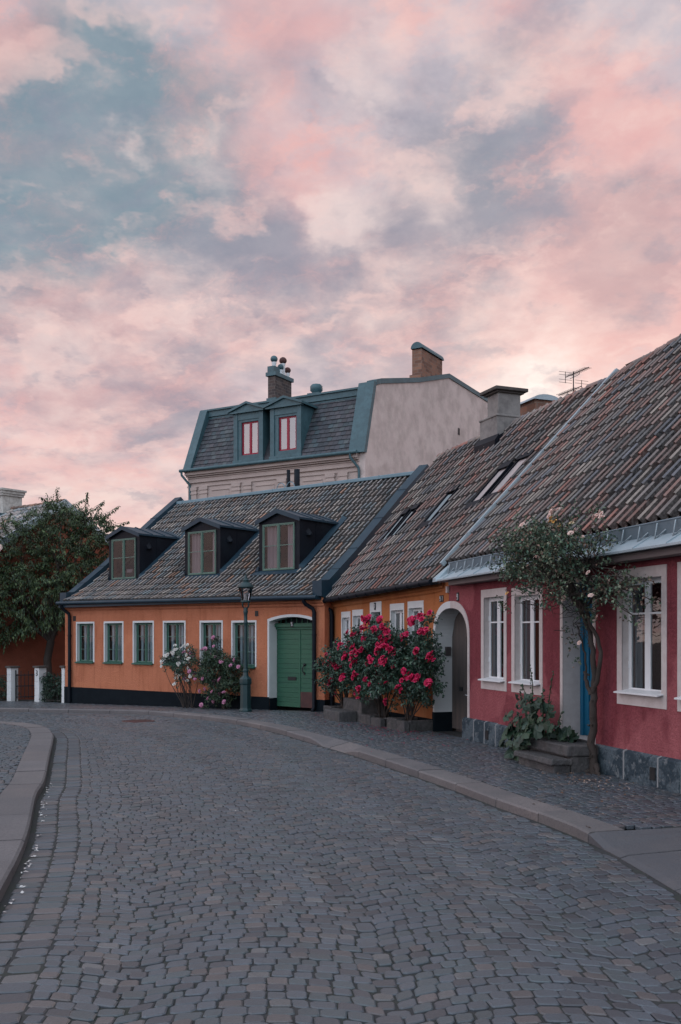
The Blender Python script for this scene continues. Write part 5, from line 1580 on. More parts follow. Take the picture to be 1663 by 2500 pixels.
def build_steps():
    r = random.Random(71)
    fr = RE
    T = thing('door_steps', 'two worn grey stone steps below the blue door', 'steps', tuple(fr.pt(4.3, .35, 0)))
    mb = MB(); slab(mb, fr, 3.80, 4.86, .10, .175, .40, .68, r); slab(mb, fr, 3.84, 4.82, -.1, .105, .40, .63, r)
    mb.build('lower_step', 'stepstone', T, bevel=.018)
    mb = MB(); slab(mb, fr, 3.72, 4.84, -.1, .20, .045, .40, r); slab(mb, fr, 3.70, 4.86, .20, .335, .045, .47, r)
    mb.build('upper_step', 'stepstone', T, bevel=.018)
    fr = YE
    T = thing('door_steps', 'rough stone steps half hidden behind the red roses', 'steps', tuple(fr.pt(2.4, .5, 0)))
    mb = MB(); slab(mb, fr, 2.0, 2.95, -.1, .43, .022, .55, r); mb.build('upper_step', 'stepstone', T, bevel=.02)
    mb = MB(); slab(mb, fr, 1.95, 2.75, -.1, .2, .55, .95, r); mb.build('lower_step', 'stepstone', T, bevel=.02)
    for nm, (s0, s1, o0, o1, zt), lab in (('a', (1.0, 1.9, .022, .62, .2), 'low stone planter edge under the leftmost red rose bush'), ('b', (2.98, 4.0, .022, .62, .17), 'stone planter edge in front of the ochre door beneath red roses'), ('c', (4.25, 4.98, .022, .60, .20), 'grey stone planter edge beside the arched doorway')):
        T = thing('stone_planter', lab, 'planter', tuple(fr.pt((s0 + s1) / 2, .3, 0)), 'stone planter edges along the ochre house')
        mb = MB(); w = .12
        slab(mb, fr, s0, s0 + (s1 - s0) * .55, -.1, zt, o1 - w, o1, r); slab(mb, fr, s0 + (s1 - s0) * .55 + .01, s1, -.1, zt - .015, o1 - w, o1, r)
        slab(mb, fr, s0, s0 + w, -.1, zt - .01, o0, o1 - w - .01, r); slab(mb, fr, s1 - w, s1, -.1, zt - .01, o0, o1 - w - .01, r)
        mb.build('edging_stones', 'stepstone', T, bevel=.02)
        mb = MB(); mb.box(fr, s0 + w, s1 - w, -.1, zt - .06, o0, o1 - w); mb.build('earth', 'soil', T)
build_steps()

# positions of the blooms: along the wall, out from it, height
RED_LEFT = [(3.01,0.57,1.73),(3.72,0.95,1.7),(1.58,0.45,1.53),(2.87,0.88,1.48),(3.3,0.79,1.47),(2.66,0.48,1.41),(3.74,0.83,1.4),(2.36,0.47,1.53),(3.48,0.88,1.37),(2.71,0.69,1.34),(3.04,0.81,1.27),(1.25,0.48,1.3),(0.89,0.37,1.1),(1.35,0.49,1.07),(0.94,0.44,1.06),(0.69,0.43,1.02),(0.48,0.4,0.99),(1.43,0.44,1.17),(1.57,0.45,1.1),(1.67,0.48,1.04),(3.71,0.95,1.19),(3.42,0.79,1.19),(2.06,0.53,1.14),(2.97,0.88,0.89),(3.85,0.94,0.95),(1.52,0.47,0.81),(1.3,0.37,0.74),(1.24,0.47,0.73),(0.99,0.36,0.65),(3.98,0.94,0.72),(3.28,0.7,0.59),(3.97,0.95,0.54),(1.4,0.39,0.46)]
RED_MID = [(3.46,0.57,2.02),(3.71,0.72,1.99),(3.75,0.63,2.03),(4.51,0.75,1.95),(4.61,0.76,1.87),(3.13,0.48,1.83),(3.45,0.46,1.9),(4.57,0.87,1.79),(4.07,0.58,1.79),(4.61,0.69,1.73),(5.1,0.87,1.74),(4.83,0.69,1.67),(3.79,0.77,1.62),(4.52,0.71,1.6),(4.56,0.82,1.53),(3.65,0.75,1.43),(3.54,0.6,1.45),(4.66,0.89,1.41),(4.68,0.81,1.45),(5.15,0.91,1.49),(4.7,0.65,1.51),(5.2,0.85,1.46),(4.89,0.67,1.43),(4.49,0.88,1.26),(5.03,0.93,1.31),(5.15,0.9,1.26),(4.47,0.73,1.17),(4.55,0.81,1.16),(4.67,0.56,1.2),(3.9,0.74,1.17),(3.79,0.59,1.08),(3.8,0.48,1.0),(3.87,0.76,0.88),(3.35,0.47,0.76),(4.2,0.81,0.81),(4.18,0.62,0.77),(5.08,0.89,0.87),(4.41,0.6,0.52),(4.18,0.49,0.45)]
RED_RIGHT = [(5.05,0.69,1.19),(5.14,0.61,1.69),(4.46,0.41,1.63),(4.68,0.47,1.66),(5.09,0.54,1.68),(5.64,0.61,1.99),(5.29,0.45,1.94),(5.43,0.41,2.0),(6.2,0.7,2.01),(5.69,0.51,1.78),(6.35,0.74,1.75),(5.9,0.71,1.43),(5.56,0.53,1.34),(6.08,0.56,1.37),(6.24,0.58,1.32),(5.46,0.63,1.04),(5.52,0.61,0.99),(5.62,0.6,1.0),(5.38,0.62,0.97),(5.23,0.73,0.8),(6.07,0.58,0.9),(6.14,0.55,0.92)]
WHITE_BL = [(5.09,0.4,1.46),(5.78,0.74,1.46),(5.66,0.51,1.48),(5.43,0.52,1.39),(4.9,0.26,1.36),(5.03,0.46,1.29),(5.18,0.54,1.27),(5.04,0.26,1.26),(5.0,0.56,1.23),(4.91,0.57,1.2),(4.65,0.28,1.13),(4.87,0.56,1.13),(4.7,0.48,1.07),(4.81,0.59,1.03),(4.95,0.43,1.12),(4.81,0.6,0.94),(5.74,0.62,1.23),(5.48,0.26,1.19),(5.45,0.28,1.32),(5.42,0.59,1.02),(5.57,0.73,0.99),(5.53,0.38,1.03),(5.55,0.48,1.05),(5.73,0.55,0.91),(5.61,0.41,0.86),(5.2,0.43,0.85),(5.25,0.41,0.85),(5.19,0.43,0.79),(5.39,0.55,0.7),(5.1,0.4,0.65),(5.56,0.44,0.6),(5.32,0.64,0.51),(5.22,0.26,0.73),(5.79,0.53,0.72),(5.81,0.62,1.14),(5.23,0.41,1.18),(5.23,0.36,0.75),(5.4,0.65,1.36),(4.71,0.37,1.17),(4.59,0.34,1.1),(5.17,0.47,0.52)]
PINKISH_BL = [(5.63,0.6,1.3),(5.55,0.3,1.27),(5.75,0.41,1.18),(5.83,0.42,0.77),(6.09,0.67,0.66),(5.51,0.47,0.65),(5.91,0.68,0.84)]
PINK_BL = [(6.38,0.33,1.64),(6.45,0.42,1.66),(6.63,0.58,1.45),(6.34,0.69,1.36),(6.24,0.48,1.39),(6.14,0.36,1.33),(6.01,0.31,1.38),(6.6,0.51,1.2),(6.31,0.35,1.22),(6.93,0.65,1.09),(6.99,0.67,1.08),(6.8,0.34,1.04),(6.83,0.39,0.99),(7.26,0.65,1.01),(7.3,0.57,1.13),(7.51,0.65,0.98),(6.24,0.42,0.84),(6.97,0.31,0.75),(6.69,0.4,0.7),(6.88,0.65,0.66),(6.47,0.39,0.62),(6.46,0.42,0.54),(6.03,0.46,0.36),(6.21,0.46,0.42),(6.69,0.45,0.31),(7.1,0.71,0.38),(6.18,0.33,0.18),(6.28,0.25,0.11),(7.12,0.72,0.18),(7.08,0.69,0.14),(6.38,0.74,0.06),(6.14,0.47,-0.0),(6.72,0.73,0.38),(6.39,0.71,0.68),(6.69,0.36,0.73)]
CLIMB_BL = [(4.92,0.76,3.11,0),(5.09,0.79,3.14,0),(5.09,0.73,3.17,0),(5.09,0.68,3.15,0),(4.66,0.6,3.18,0),(4.69,0.62,3.07,1),(4.72,0.58,3.08,1),(4.75,0.52,3.02,1),(5.85,0.71,2.99,0),(5.75,0.6,3.03,0),(6.14,0.78,2.95,0),(5.28,0.52,2.82,0),(5.55,0.82,2.84,0),(5.5,0.74,2.88,0),(4.72,0.82,2.64,0),(5.5,0.57,2.4,0),(5.1,0.57,2.06,2),(4.76,0.47,2.14,0),(5.24,0.3,1.9,0),(5.48,0.52,2.14,0),(4.92,0.35,1.59,0),(5.65,0.39,2.29,0),(3.24,0.5,2.26,1)]

# ------------------------------------------------------------------ plants
GREEN_ROSE = [(.028, .072, .045), (.036, .085, .05), (.022, .055, .038), (.05, .10, .058), (.05, .095, .075), (.032, .07, .055), (.08, .13, .09)]
GREEN_RUSTY = [(.065, .11, .062), (.085, .12, .066), (.05, .09, .058), (.12, .115, .07), (.07, .13, .085), (.20, .22, .15), (.15, .09, .065), (.11, .15, .095), (.06, .115, .08)]
GREEN_TREE = [(.040, .072, .030), (.055, .09, .036), (.03, .058, .030), (.07, .105, .040), (.045, .075, .042), (.085, .115, .045)]
GREEN_DARK = [(.025, .055, .032), (.018, .042, .028), (.035, .068, .038), (.03, .06, .045)]

def leaf(mb, p, d, up, L, W, tint, fold=.25, curl=.2):
    d = d / (np.linalg.norm(d) + 1e-9)
    s = np.cross(d, up); n_ = np.linalg.norm(s)
    if n_ < 1e-3:
        s = np.array([1.0, 0, 0]); n_ = 1
    s = s / n_; u = np.cross(s, d)
    m = p + d * L * .5
    tip = p + d * L - u * L * curl
    n = len(mb.v)
    mb.v.extend((tuple(p), tuple(m + s * W * .5 + u * W * fold), tuple(tip), tuple(m - s * W * .5 + u * W * fold), tuple(m)))
    mb.f.extend(((n, n + 4, n + 1), (n + 4, n + 2, n + 1), (n, n + 3, n + 4), (n + 4, n + 3, n + 2)))
    mb.mi.extend((0, 0, 0, 0)); mb.t.extend((tint,) * 4); mb.smooth.extend((False,) * 4)

def rvec(r):
    while True:
        v = np.array([r.uniform(-1, 1), r.uniform(-1, 1), r.uniform(-1, 1)])
        n = np.linalg.norm(v)
        if .1 < n < 1: return v / n

def rose_mesh(name, R_, cols, seed, loose=False):
    """one open rose: rings of cupped petals"""
    r = random.Random(seed); mb = MB()
    rings = [(3, .30, .55), (4, .52, .52), (5, .76, .38), (6, 1.0, .16)] if not loose else [(4, .45, .35), (5, .8, .22), (5, 1.05, .02)]
    for k, (n, rr, h) in enumerate(rings):
        for i in range(n):
            a = 2 * math.pi * (i + .5 * (k % 2)) / n + r.uniform(-.15, .15); hw = math.pi / n * 1.25
            c = r.choice(cols); m = r.uniform(.75, 1.15); c = tuple(x * m for x in c)
            q = []
            for (fr_, fz) in ((.12, -.15), (.72, .75), (1.0, 1.0)):
                row = []
                for e in (-1, 0, 1):
                    ang = a + e * hw * (.4 if fr_ < .2 else (1.0 if fr_ < .9 else .62))
                    rad = R_ * rr * fr_ * (1.0 if e == 0 else .93)
                    z = R_ * (h * fz + (r.uniform(-.05, .05))) - (R_ * .12 if (e == 0 and fr_ > .9) else 0)
                    row.append((rad * math.cos(ang), rad * math.sin(ang), z))
                q += row
            mb.add(q, [(0, 1, 4, 3), (1, 2, 5, 4), (3, 4, 7, 6), (4, 5, 8, 7)], 0, c)
    # green calyx
    mb.add([(0, 0, -.45 * R_), (.2 * R_, 0, -.12 * R_), (-.1 * R_, .17 * R_, -.12 * R_), (-.1 * R_, -.17 * R_, -.12 * R_)], [(0, 1, 2), (0, 2, 3), (0, 3, 1)], 0, (.04, .08, .04))
    me = mb.build(name, 'petal')
    data = me.data
    bpy.data.objects.remove(me)
    return data

REDC = [(.56, .007, .082), (.48, .005, .062), (.64, .02, .12), (.34, .004, .04), (.60, .05, .13)]
ROSE_RED = [rose_mesh('red_rose', .060, REDC, 1), rose_mesh('red_rose', .070, REDC, 2), rose_mesh('red_rose', .052, REDC, 3)]
WHC = [(.78, .76, .70), (.74, .73, .70), (.80, .76, .72)]
ROSE_WHITE = [rose_mesh('white_rose', .050, WHC, 4), rose_mesh('white_rose', .058, WHC, 5)]
PKC = [(.60, .26, .40), (.66, .34, .46), (.50, .18, .33)]
ROSE_PINK = [rose_mesh('pink_rose', .055, PKC, 6), rose_mesh('pink_rose', .048, PKC, 7)]
PEC = [(.78, .56, .48), (.80, .62, .55), (.72, .48, .42)]
ROSE_PEACH = [rose_mesh('peach_rose', .060, PEC, 8, True), rose_mesh('peach_rose', .055, PEC, 9, True)]
ROSE_ORANGE = [rose_mesh('orange_rose', .052, [(.80, .45, .13), (.75, .5, .25)], 10)]
ROSE_CREAM = [rose_mesh('cream_rose', .05, [(.68, .55, .36), (.6, .45, .28)], 11, True)]

def put_bloom(parent, data, p, face, r, sc=1.0):
    o = bpy.data.objects.new('bloom', data); COL.objects.link(o); o.parent = parent
    o.location = tuple(np.array(p) - np.array(wloc(parent)))
    q = Vector(tuple(face)).to_track_quat('Z', 'Y')
    o.rotation_mode = 'QUATERNION'; o.rotation_quaternion = q
    s = sc * r.uniform(.85, 1.15); o.scale = (s, s, s)
    return o

def stems(mb, starts, targets, r, r0, r1, wob=.06, n=7, mi=0):
    for t in targets:
        a = np.array(r.choice(starts)); b = np.array(t)
        k = []
        bow = rvec(r) * wob * np.linalg.norm(b - a)
        for i in range(n):
            f = i / (n - 1)
            p = a + (b - a) * f; p[2] = a[2] + (b[2] - a[2]) * (f ** .75)
            k.append(p + bow * math.sin(f * math.pi) + rvec(r) * .012)
        mb.tube(k, list(np.linspace(r0, r1, n) * r.uniform(.7, 1.2)), 5, mi)

def fill_poly(poly, n, r):
    xs = [p[0] for p in poly]; ys = [p[1] for p in poly]; out = []
    while len(out) < n:
        x, y = r.uniform(min(xs), max(xs)), r.uniform(min(ys), max(ys))
        if inpoly(x, y, poly): out.append((x, y))
    return out

def rose_bush(name, label, fr, base, poly, orange, nclump, nleaf, lsize, pal, blooms, seed, group=None, nstem=16, csize=.11, zfun=None):
    r = random.Random(seed)
    bz = base[2]
    T = thing(name, label, 'rose bush', tuple(fr.pt(*base)), group)
    cl = []
    for (s, z) in fill_poly(poly, nclump, r):
        o = r.uniform(*orange)
        if zfun and not zfun(s, o, z): continue
        cl.append(fr.pt(s, o, z))
    for data, L in blooms:
        for b in L: cl.append(fr.pt(b[0], b[1] - .06, b[2] - .05))
    mb = MB()
    st = [fr.pt(base[0] + r.uniform(-.12, .12), base[1] + r.uniform(-.06, .06), bz) for _ in range(5)]
    stems(mb, st, r.sample(cl, min(nstem, len(cl))), r, .013, .004)
    # short shoots so that outlying leaves and blooms hang on something
    for c in cl:
        if r.random() < .5:
            q = min(r.sample(cl, min(12, len(cl))), key=lambda p: np.linalg.norm(p - c) + (0 if np.linalg.norm(p - c) > .02 else 9))
            mb.tube([c, (c + q) / 2 + rvec(r) * .03 - np.array([0, 0, .02]), q], [.003, .004, .004], 4)
    mb.build('stems', 'bark', T)
    mb = MB(); out = np.array([*fr.n, 0])
    for c in cl:
        tone = r.uniform(.65, 1.3)
        for _ in range(int(nleaf * r.uniform(.5, 1.4))):
            p = c + rvec(r) * csize * (r.random() ** .5) * np.array([1, 1, .85])
            d = rvec(r) + np.array([0, 0, -.2]) + out * .3
            t = r.choice(pal); m = tone * r.uniform(.8, 1.2)
            leaf(mb, p, d, rvec(r) * .7 + np.array([0, 0, 1.0]) + out * .4, lsize * r.uniform(.7, 1.3), lsize * r.uniform(.5, .75), tuple(x * m for x in t))
    mb.build('foliage', 'leafdark', T)
    for data, L in blooms:
        L = list(L)
        if data is ROSE_RED:
            for b in list(L):
                for _ in range(3):
                  if r.random() < .8 and len(L) < 99: L.append((b[0] + r.uniform(-.11, .11), b[1] + r.uniform(-.06, .08), b[2] + r.uniform(-.07, .05)))
        for b in L:
            b = (b[0], b[1] + (.10 if data is ROSE_RED else .05), b[2])
            f = out * r.uniform(.6, 1.2) + np.array([0, 0, r.uniform(.2, .9)]) + rvec(r) * .55
            put_bloom(T, r.choice(data), fr.pt(b[0], b[1], b[2]), f, r)
    return T

def build_bushes():
    grp = 'red rose bushes along the ochre house'
    rose_bush('rose_bush', 'leftmost red rose bush leaning towards the orange house corner', YE, (1.6, .32, .12), [(1.0, .98), (1.45, 1.42), (2.1, 1.62), (2.7, 1.75), (3.1, 1.55), (3.0, .9), (2.2, .5), (1.6, .55), (.85, .75)],
              (.22, .82), 190, 30, .064, GREEN_ROSE, [(ROSE_RED, RED_LEFT)], 101, grp, 18)
    rose_bush('rose_bush', 'tallest red rose bush full of blooms over the stone steps', YE, (3.5, .34, .12), [(2.9, 1.5), (3.3, 1.85), (4.1, 1.88), (4.75, 1.6), (4.9, .95), (4.4, .55), (3.4, .5), (2.9, .85)],
              (.22, .92), 240, 31, .064, GREEN_ROSE, [(ROSE_RED, RED_MID)], 102, grp, 18)
    rose_bush('rose_bush', 'red rose bush with fewer blooms beside the arched doorway', YE, (4.62, .32, .14), [(4.55, 1.55), (5.0, 1.72), (5.75, 1.7), (5.98, 1.4), (5.85, .6), (5.2, .5), (4.75, .75)],
              (.25, .72), 170, 30, .062, GREEN_ROSE, [(ROSE_RED, RED_RIGHT)], 103, grp, 16, zfun=lambda s, o, z: s < 5.85)
    rose_bush('rose_bush', 'white rose bush on bare stems before the orange house', OR, (5.57, .45, -.12), [(4.75, 1.02), (5.1, 1.36), (5.55, 1.42), (5.85, 1.25), (5.85, .75), (5.45, .62), (5.15, .8)],
              (.2, .72), 60, 20, .050, GREEN_ROSE, [(ROSE_WHITE, WHITE_BL), (ROSE_PINK, PINKISH_BL)], 104, None, 14, .085)
    rose_bush('rose_bush', 'dense pink rose bush between white roses and street lamp', OR, (6.74, .42, -.08), [(5.98, 1.22), (6.5, 1.36), (7.0, 1.22), (7.3, .92), (7.3, .5), (6.85, .2), (6.4, .12), (6.3, .5), (6.05, .75)],
              (.18, .75), 200, 32, .056, [(.028, .058, .035), (.036, .07, .04), (.022, .045, .03), (.045, .085, .045), (.06, .085, .04)], [(ROSE_PINK, PINK_BL)], 105, None, 14)
build_bushes()

def build_climber():
    fr = RE; r = random.Random(111)
    T = thing('climbing_rose', 'old climbing rose with a gnarled trunk beside the blue door', 'rose tree', tuple(fr.pt(4.94, .13, 0)))
    P = fr.pt
    def wob(pts, k=3, a=.012):
        out = []
        for i in range(len(pts) - 1):
            p, q = np.array(pts[i]), np.array(pts[i + 1])
            for j in range(k): out.append(p + (q - p) * j / k + rvec(r) * a)
        out.append(np.array(pts[-1])); return out
    mb = MB()
    main = wob([P(4.93, .13, -.08), P(4.90, .14, .12), P(4.87, .15, .35), P(4.90, .15, .6), P(4.91, .15, .85), P(4.93, .16, 1.05)])
    mb.tube(main, [.072, .062, .052] + list(np.linspace(.05, .042, len(main) - 3)), 9)
    a = wob([P(4.93, .16, 1.02), P(4.97, .17, 1.25), P(4.95, .18, 1.5), P(4.90, .2, 1.75), P(4.82, .26, 1.95)]); mb.tube(a, np.linspace(.036, .026, len(a)), 8)
    b = wob([P(4.93, .17, .98), P(5.02, .15, 1.2), P(5.07, .14, 1.42), P(5.03, .16, 1.62), P(4.94, .2, 1.8), P(4.95, .28, 2.0)]); mb.tube(b, np.linspace(.03, .022, len(b)), 8)
    c = wob([P(4.90, .17, .95), P(4.82, .19, 1.1), P(4.78, .2, 1.24)]); mb.tube(c, np.linspace(.03, .02, len(c)), 7)
    d = wob([P(4.8, .19, 1.2), P(4.80, .2, 1.45), P(4.74, .22, 1.62), P(4.70, .25, 1.8)]); mb.tube(d, np.linspace(.014, .008, len(d)), 6)
    for q in ([P(4.93, .13, .05), P(4.82, .2, .0), P(4.72, .24, -.02)], [P(4.94, .13, .1), P(5.02, .16, .02), P(5.1, .18, -.03)]):
        w = wob(q); mb.tube(w, np.linspace(.04, .015, len(w)), 7)
    # bark knobs
    for _ in range(14):
        z = r.uniform(.1, 1.7); p = P(4.91 + r.uniform(-.04, .04), .19, z); mb.tube([p, p + rvec(r) * .04], [.014, .004], 5)
    mb.build('trunk', 'bark', T)
    poly = [(3.35, 2.8), (3.7, 3.0), (4.1, 3.08), (4.5, 3.06), (5.0, 3.02), (5.5, 2.95), (5.62, 2.76), (5.52, 2.58), (5.42, 2.35), (5.25, 2.1), (5.0, 2.05), (4.6, 2.2), (4.1, 2.35), (3.7, 2.4), (3.35, 2.6)]
    mb = MB(); tg = []
    for (s, z) in fill_poly(poly, 230, r): tg.append(P(s, .2 + r.random() ** .8 * .75 - max(0, (3.9 - s)) * .12, z))
    for s, z in fill_poly([(5.4, 2.45), (5.7, 2.45), (6.05, 2.36), (6.28, 2.18), (6.2, 1.98), (6.05, 1.82), (5.9, 1.95), (5.7, 2.1), (5.4, 2.1)], 40, r): tg.append(P(s, r.uniform(.2, .5), z))
    hubs = [np.array(a[-1]), np.array(b[-1])]
    mid = []
    for k in range(16):
        t = tg[r.randrange(len(tg))]; h = r.choice(hubs); m = h + (t - h) * r.uniform(.35, .7) + np.array([0, 0, .12]); mid.append(m)
        mb.tube(wob([h, (h + m) / 2 + np.array([0, 0, .05]), m], 3, .02), .014, 6)
    for t in tg:
        m = min(mid, key=lambda q: np.linalg.norm(q - t) * r.uniform(.7, 1.4)); mb.tube(wob([m, (m + t) / 2 + np.array([0, 0, .04]), t], 2, .02), .0055, 4)
    # bare tangled twigs underneath on the left and around the trunk top
    for k in range(210):
        if k < 150: s, z, o = r.uniform(3.4, 4.8), r.uniform(2.0, 2.6), r.uniform(.25, .7)
        else: s, z, o = r.uniform(4.6, 5.15), r.uniform(1.7, 2.2), r.uniform(.2, .45)
        if s < 3.8 and z < 2.15: continue
        p = P(s, o, z); dd = rvec(r) * np.array([1, 1, .5]) * r.uniform(.12, .3)
        mb.tube([p, p + dd * .5 + rvec(r) * .03, p + dd + rvec(r) * .05], [.0045, .0035, .002], 4)
    mb.build('branches', 'bark', T)
    mb = MB(); out = np.array([*fr.n, 0])
    for k, c_ in enumerate(tg):
        tone = r.uniform(.6, 1.35); n = 27 if c_[2] > 2.45 else 14
        if c_[2] < 2.45 and (c_[:2] - fr.O) @ fr.d < 4.2: n = 7
        for _ in range(int(n * r.uniform(.6, 1.4))):
            p = c_ + rvec(r) * .13 * (r.random() ** .5)
            t = r.choice(GREEN_RUSTY); m = tone * r.uniform(.8, 1.2)
            leaf(mb, p, rvec(r) + np.array([0, 0, -.25]), rvec(r) * .7 + np.array([0, 0, 1]), .05 * r.uniform(.6, 1.3), .034 * r.uniform(.7, 1.2), tuple(x * m for x in t))
    for k in range(26):      # young shoots standing out of the crown
        s = r.uniform(3.5, 5.6); p = P(s, r.uniform(.3, .85), r.uniform(2.95, 3.08)); q = p + np.array([r.uniform(-.08, .08), r.uniform(-.08, .08), r.uniform(.08, .24)])
        for i in range(9):
            leaf(mb, p + (q - p) * i / 8, rvec(r) + np.array([0, 0, .2]), rvec(r) + np.array([0, 0, 1]), .045, .03, r.choice(GREEN_RUSTY))
    for (s, o, z, n) in ((4.75, .35, 1.6, 26), (4.6, .35, 1.75, 16), (4.78, .3, 1.38, 14), (5.2, .3, 1.9, 26), (4.9, .3, 1.9, 30), (5.1, .3, 2.0, 34), (3.05, .5, 2.15, 26), (3.2, .5, 2.05, 20)):
        for _ in range(n):
            p = P(s, o, z) + rvec(r) * .14 * r.random(); t = r.choice(GREEN_RUSTY)
            leaf(mb, p, rvec(r), rvec(r) + np.array([0, 0, 1]), .05 * r.uniform(.6, 1.2), .034, t)
    mb.build('foliage', 'leafdark', T)
    for (s, o, z, c_) in CLIMB_BL + [(4.86, .7, 3.17, 0), (4.98, .74, 3.2, 0), (4.8, .66, 3.1, 1), (5.9, .66, 3.04, 0), (6.0, .7, 3.0, 0), (5.45, .75, 2.97, 2), (4.3, .8, 3.08, 0)]:
        f = out * .8 + np.array([0, 0, .6]) + rvec(r) * .6
        put_bloom(T, r.choice((ROSE_PEACH, ROSE_ORANGE, ROSE_CREAM)[c_]), P(s, o, z), f, r, .70 if z > 2.9 else .62)
build_climber()

def build_hollyhock():
    fr = RE; r = random.Random(121); P = fr.pt
    T = thing('hollyhock', 'leafy hollyhock with tall bud spikes growing by the stone steps', 'plant', tuple(P(3.7, .25, 0)))
    mb = MB(); tips = [(3.68, .36, 1.25), (4.17, .30, 1.20), (3.36, .36, .92), (3.95, .34, 1.0), (4.4, .3, .72), (3.55, .42, 1.0)]
    paths = []
    for k, (s, o, z) in enumerate(tips):
        b = P(3.5 + .1 * k, .2, 0); t = P(s, o, z)
        q = [b + (t - b) * f + rvec(r) * .012 for f in np.linspace(0, 1, 7)]; paths.append(q); mb.tube(q, np.linspace(.014, .005, 7), 6)
    mb.build('stems', 'greenstem', T)
    mb = MB()
    def round_leaf(c, nrm, R_, t):
        nrm = nrm / np.linalg.norm(nrm); s = np.cross(nrm, [0, 0, 1.0]); s /= np.linalg.norm(s) + 1e-9; u = np.cross(s, nrm)
        V = [c]; m = 14; ph = r.uniform(0, 6)
        for k in range(m):
            a = 2 * math.pi * k / m + ph; rr = R_ * (.86 + .14 * math.cos(5 * a)) * (.45 if k == 0 else 1)
            V.append(c + (s * math.cos(a) + u * math.sin(a)) * rr - nrm * R_ * (.18 + .10 * math.cos(5 * a)))
        mb.add(V, [(0, 1 + k, 1 + (k + 1) % m) for k in range(m)], 0, t, False)
    out = np.array([*fr.n, 0])
    for (s, z) in fill_poly([(3.15, .02), (3.2, .6), (3.5, .86), (4.05, .88), (4.45, .66), (4.62, .35), (4.3, .3), (3.8, .28), (3.6, .05)], 185, r):
        R_ = r.uniform(.045, .09) if z > .5 else r.uniform(.06, .135)
        if s > 4.0 and z < .42: o = r.uniform(.15, .3)
        else: o = r.uniform(.2, .62)
        t = r.choice(GREEN_DARK); m = r.uniform(.7, 1.3)
        round_leaf(P(s, o, z), out + np.array([0, 0, r.uniform(.1, .9)]) + rvec(r) * .55, R_, tuple(x * m for x in t))
    for q in paths:
        for i in range(26):
            f = r.uniform(.45, 1.0); p = q[0] + (q[-1] - q[0]) * f
            leaf(mb, p, rvec(r) + np.array([0, 0, .4]), np.array([0, 0, 1.0]), .05 * (1.25 - f * .6), .03, r.choice(GREEN_DARK))
    for q in paths:
        for i in range(12):
            f = r.uniform(.55, 1.02); p = q[0] + (q[-1] - q[0]) * f + rvec(r) * .02
            n0 = len(mb.f); mb.lathe(tuple(p), [(0, -.012), (.011, -.004), (.012, .006), (0, .016)], 6)
            for i_ in range(n0, len(mb.f)): mb.t[i_] = (.05, .09, .05)
    mb.build('foliage', 'leafdark', T)
    data = rose_mesh('hollyhock_flower', .024, [(.42, .12, .15), (.5, .2, .2)], 13, True)
    for (s, z) in ((3.75, .73), (3.62, .3), (3.88, .66)):
        put_bloom(T, data, P(s, r.uniform(.5, .62), z), out + rvec(r) * .4, r)
MATDEF['greenstem'] = lambda: mat('green_stem', (.05, .075, .04), .6)
build_hollyhock()

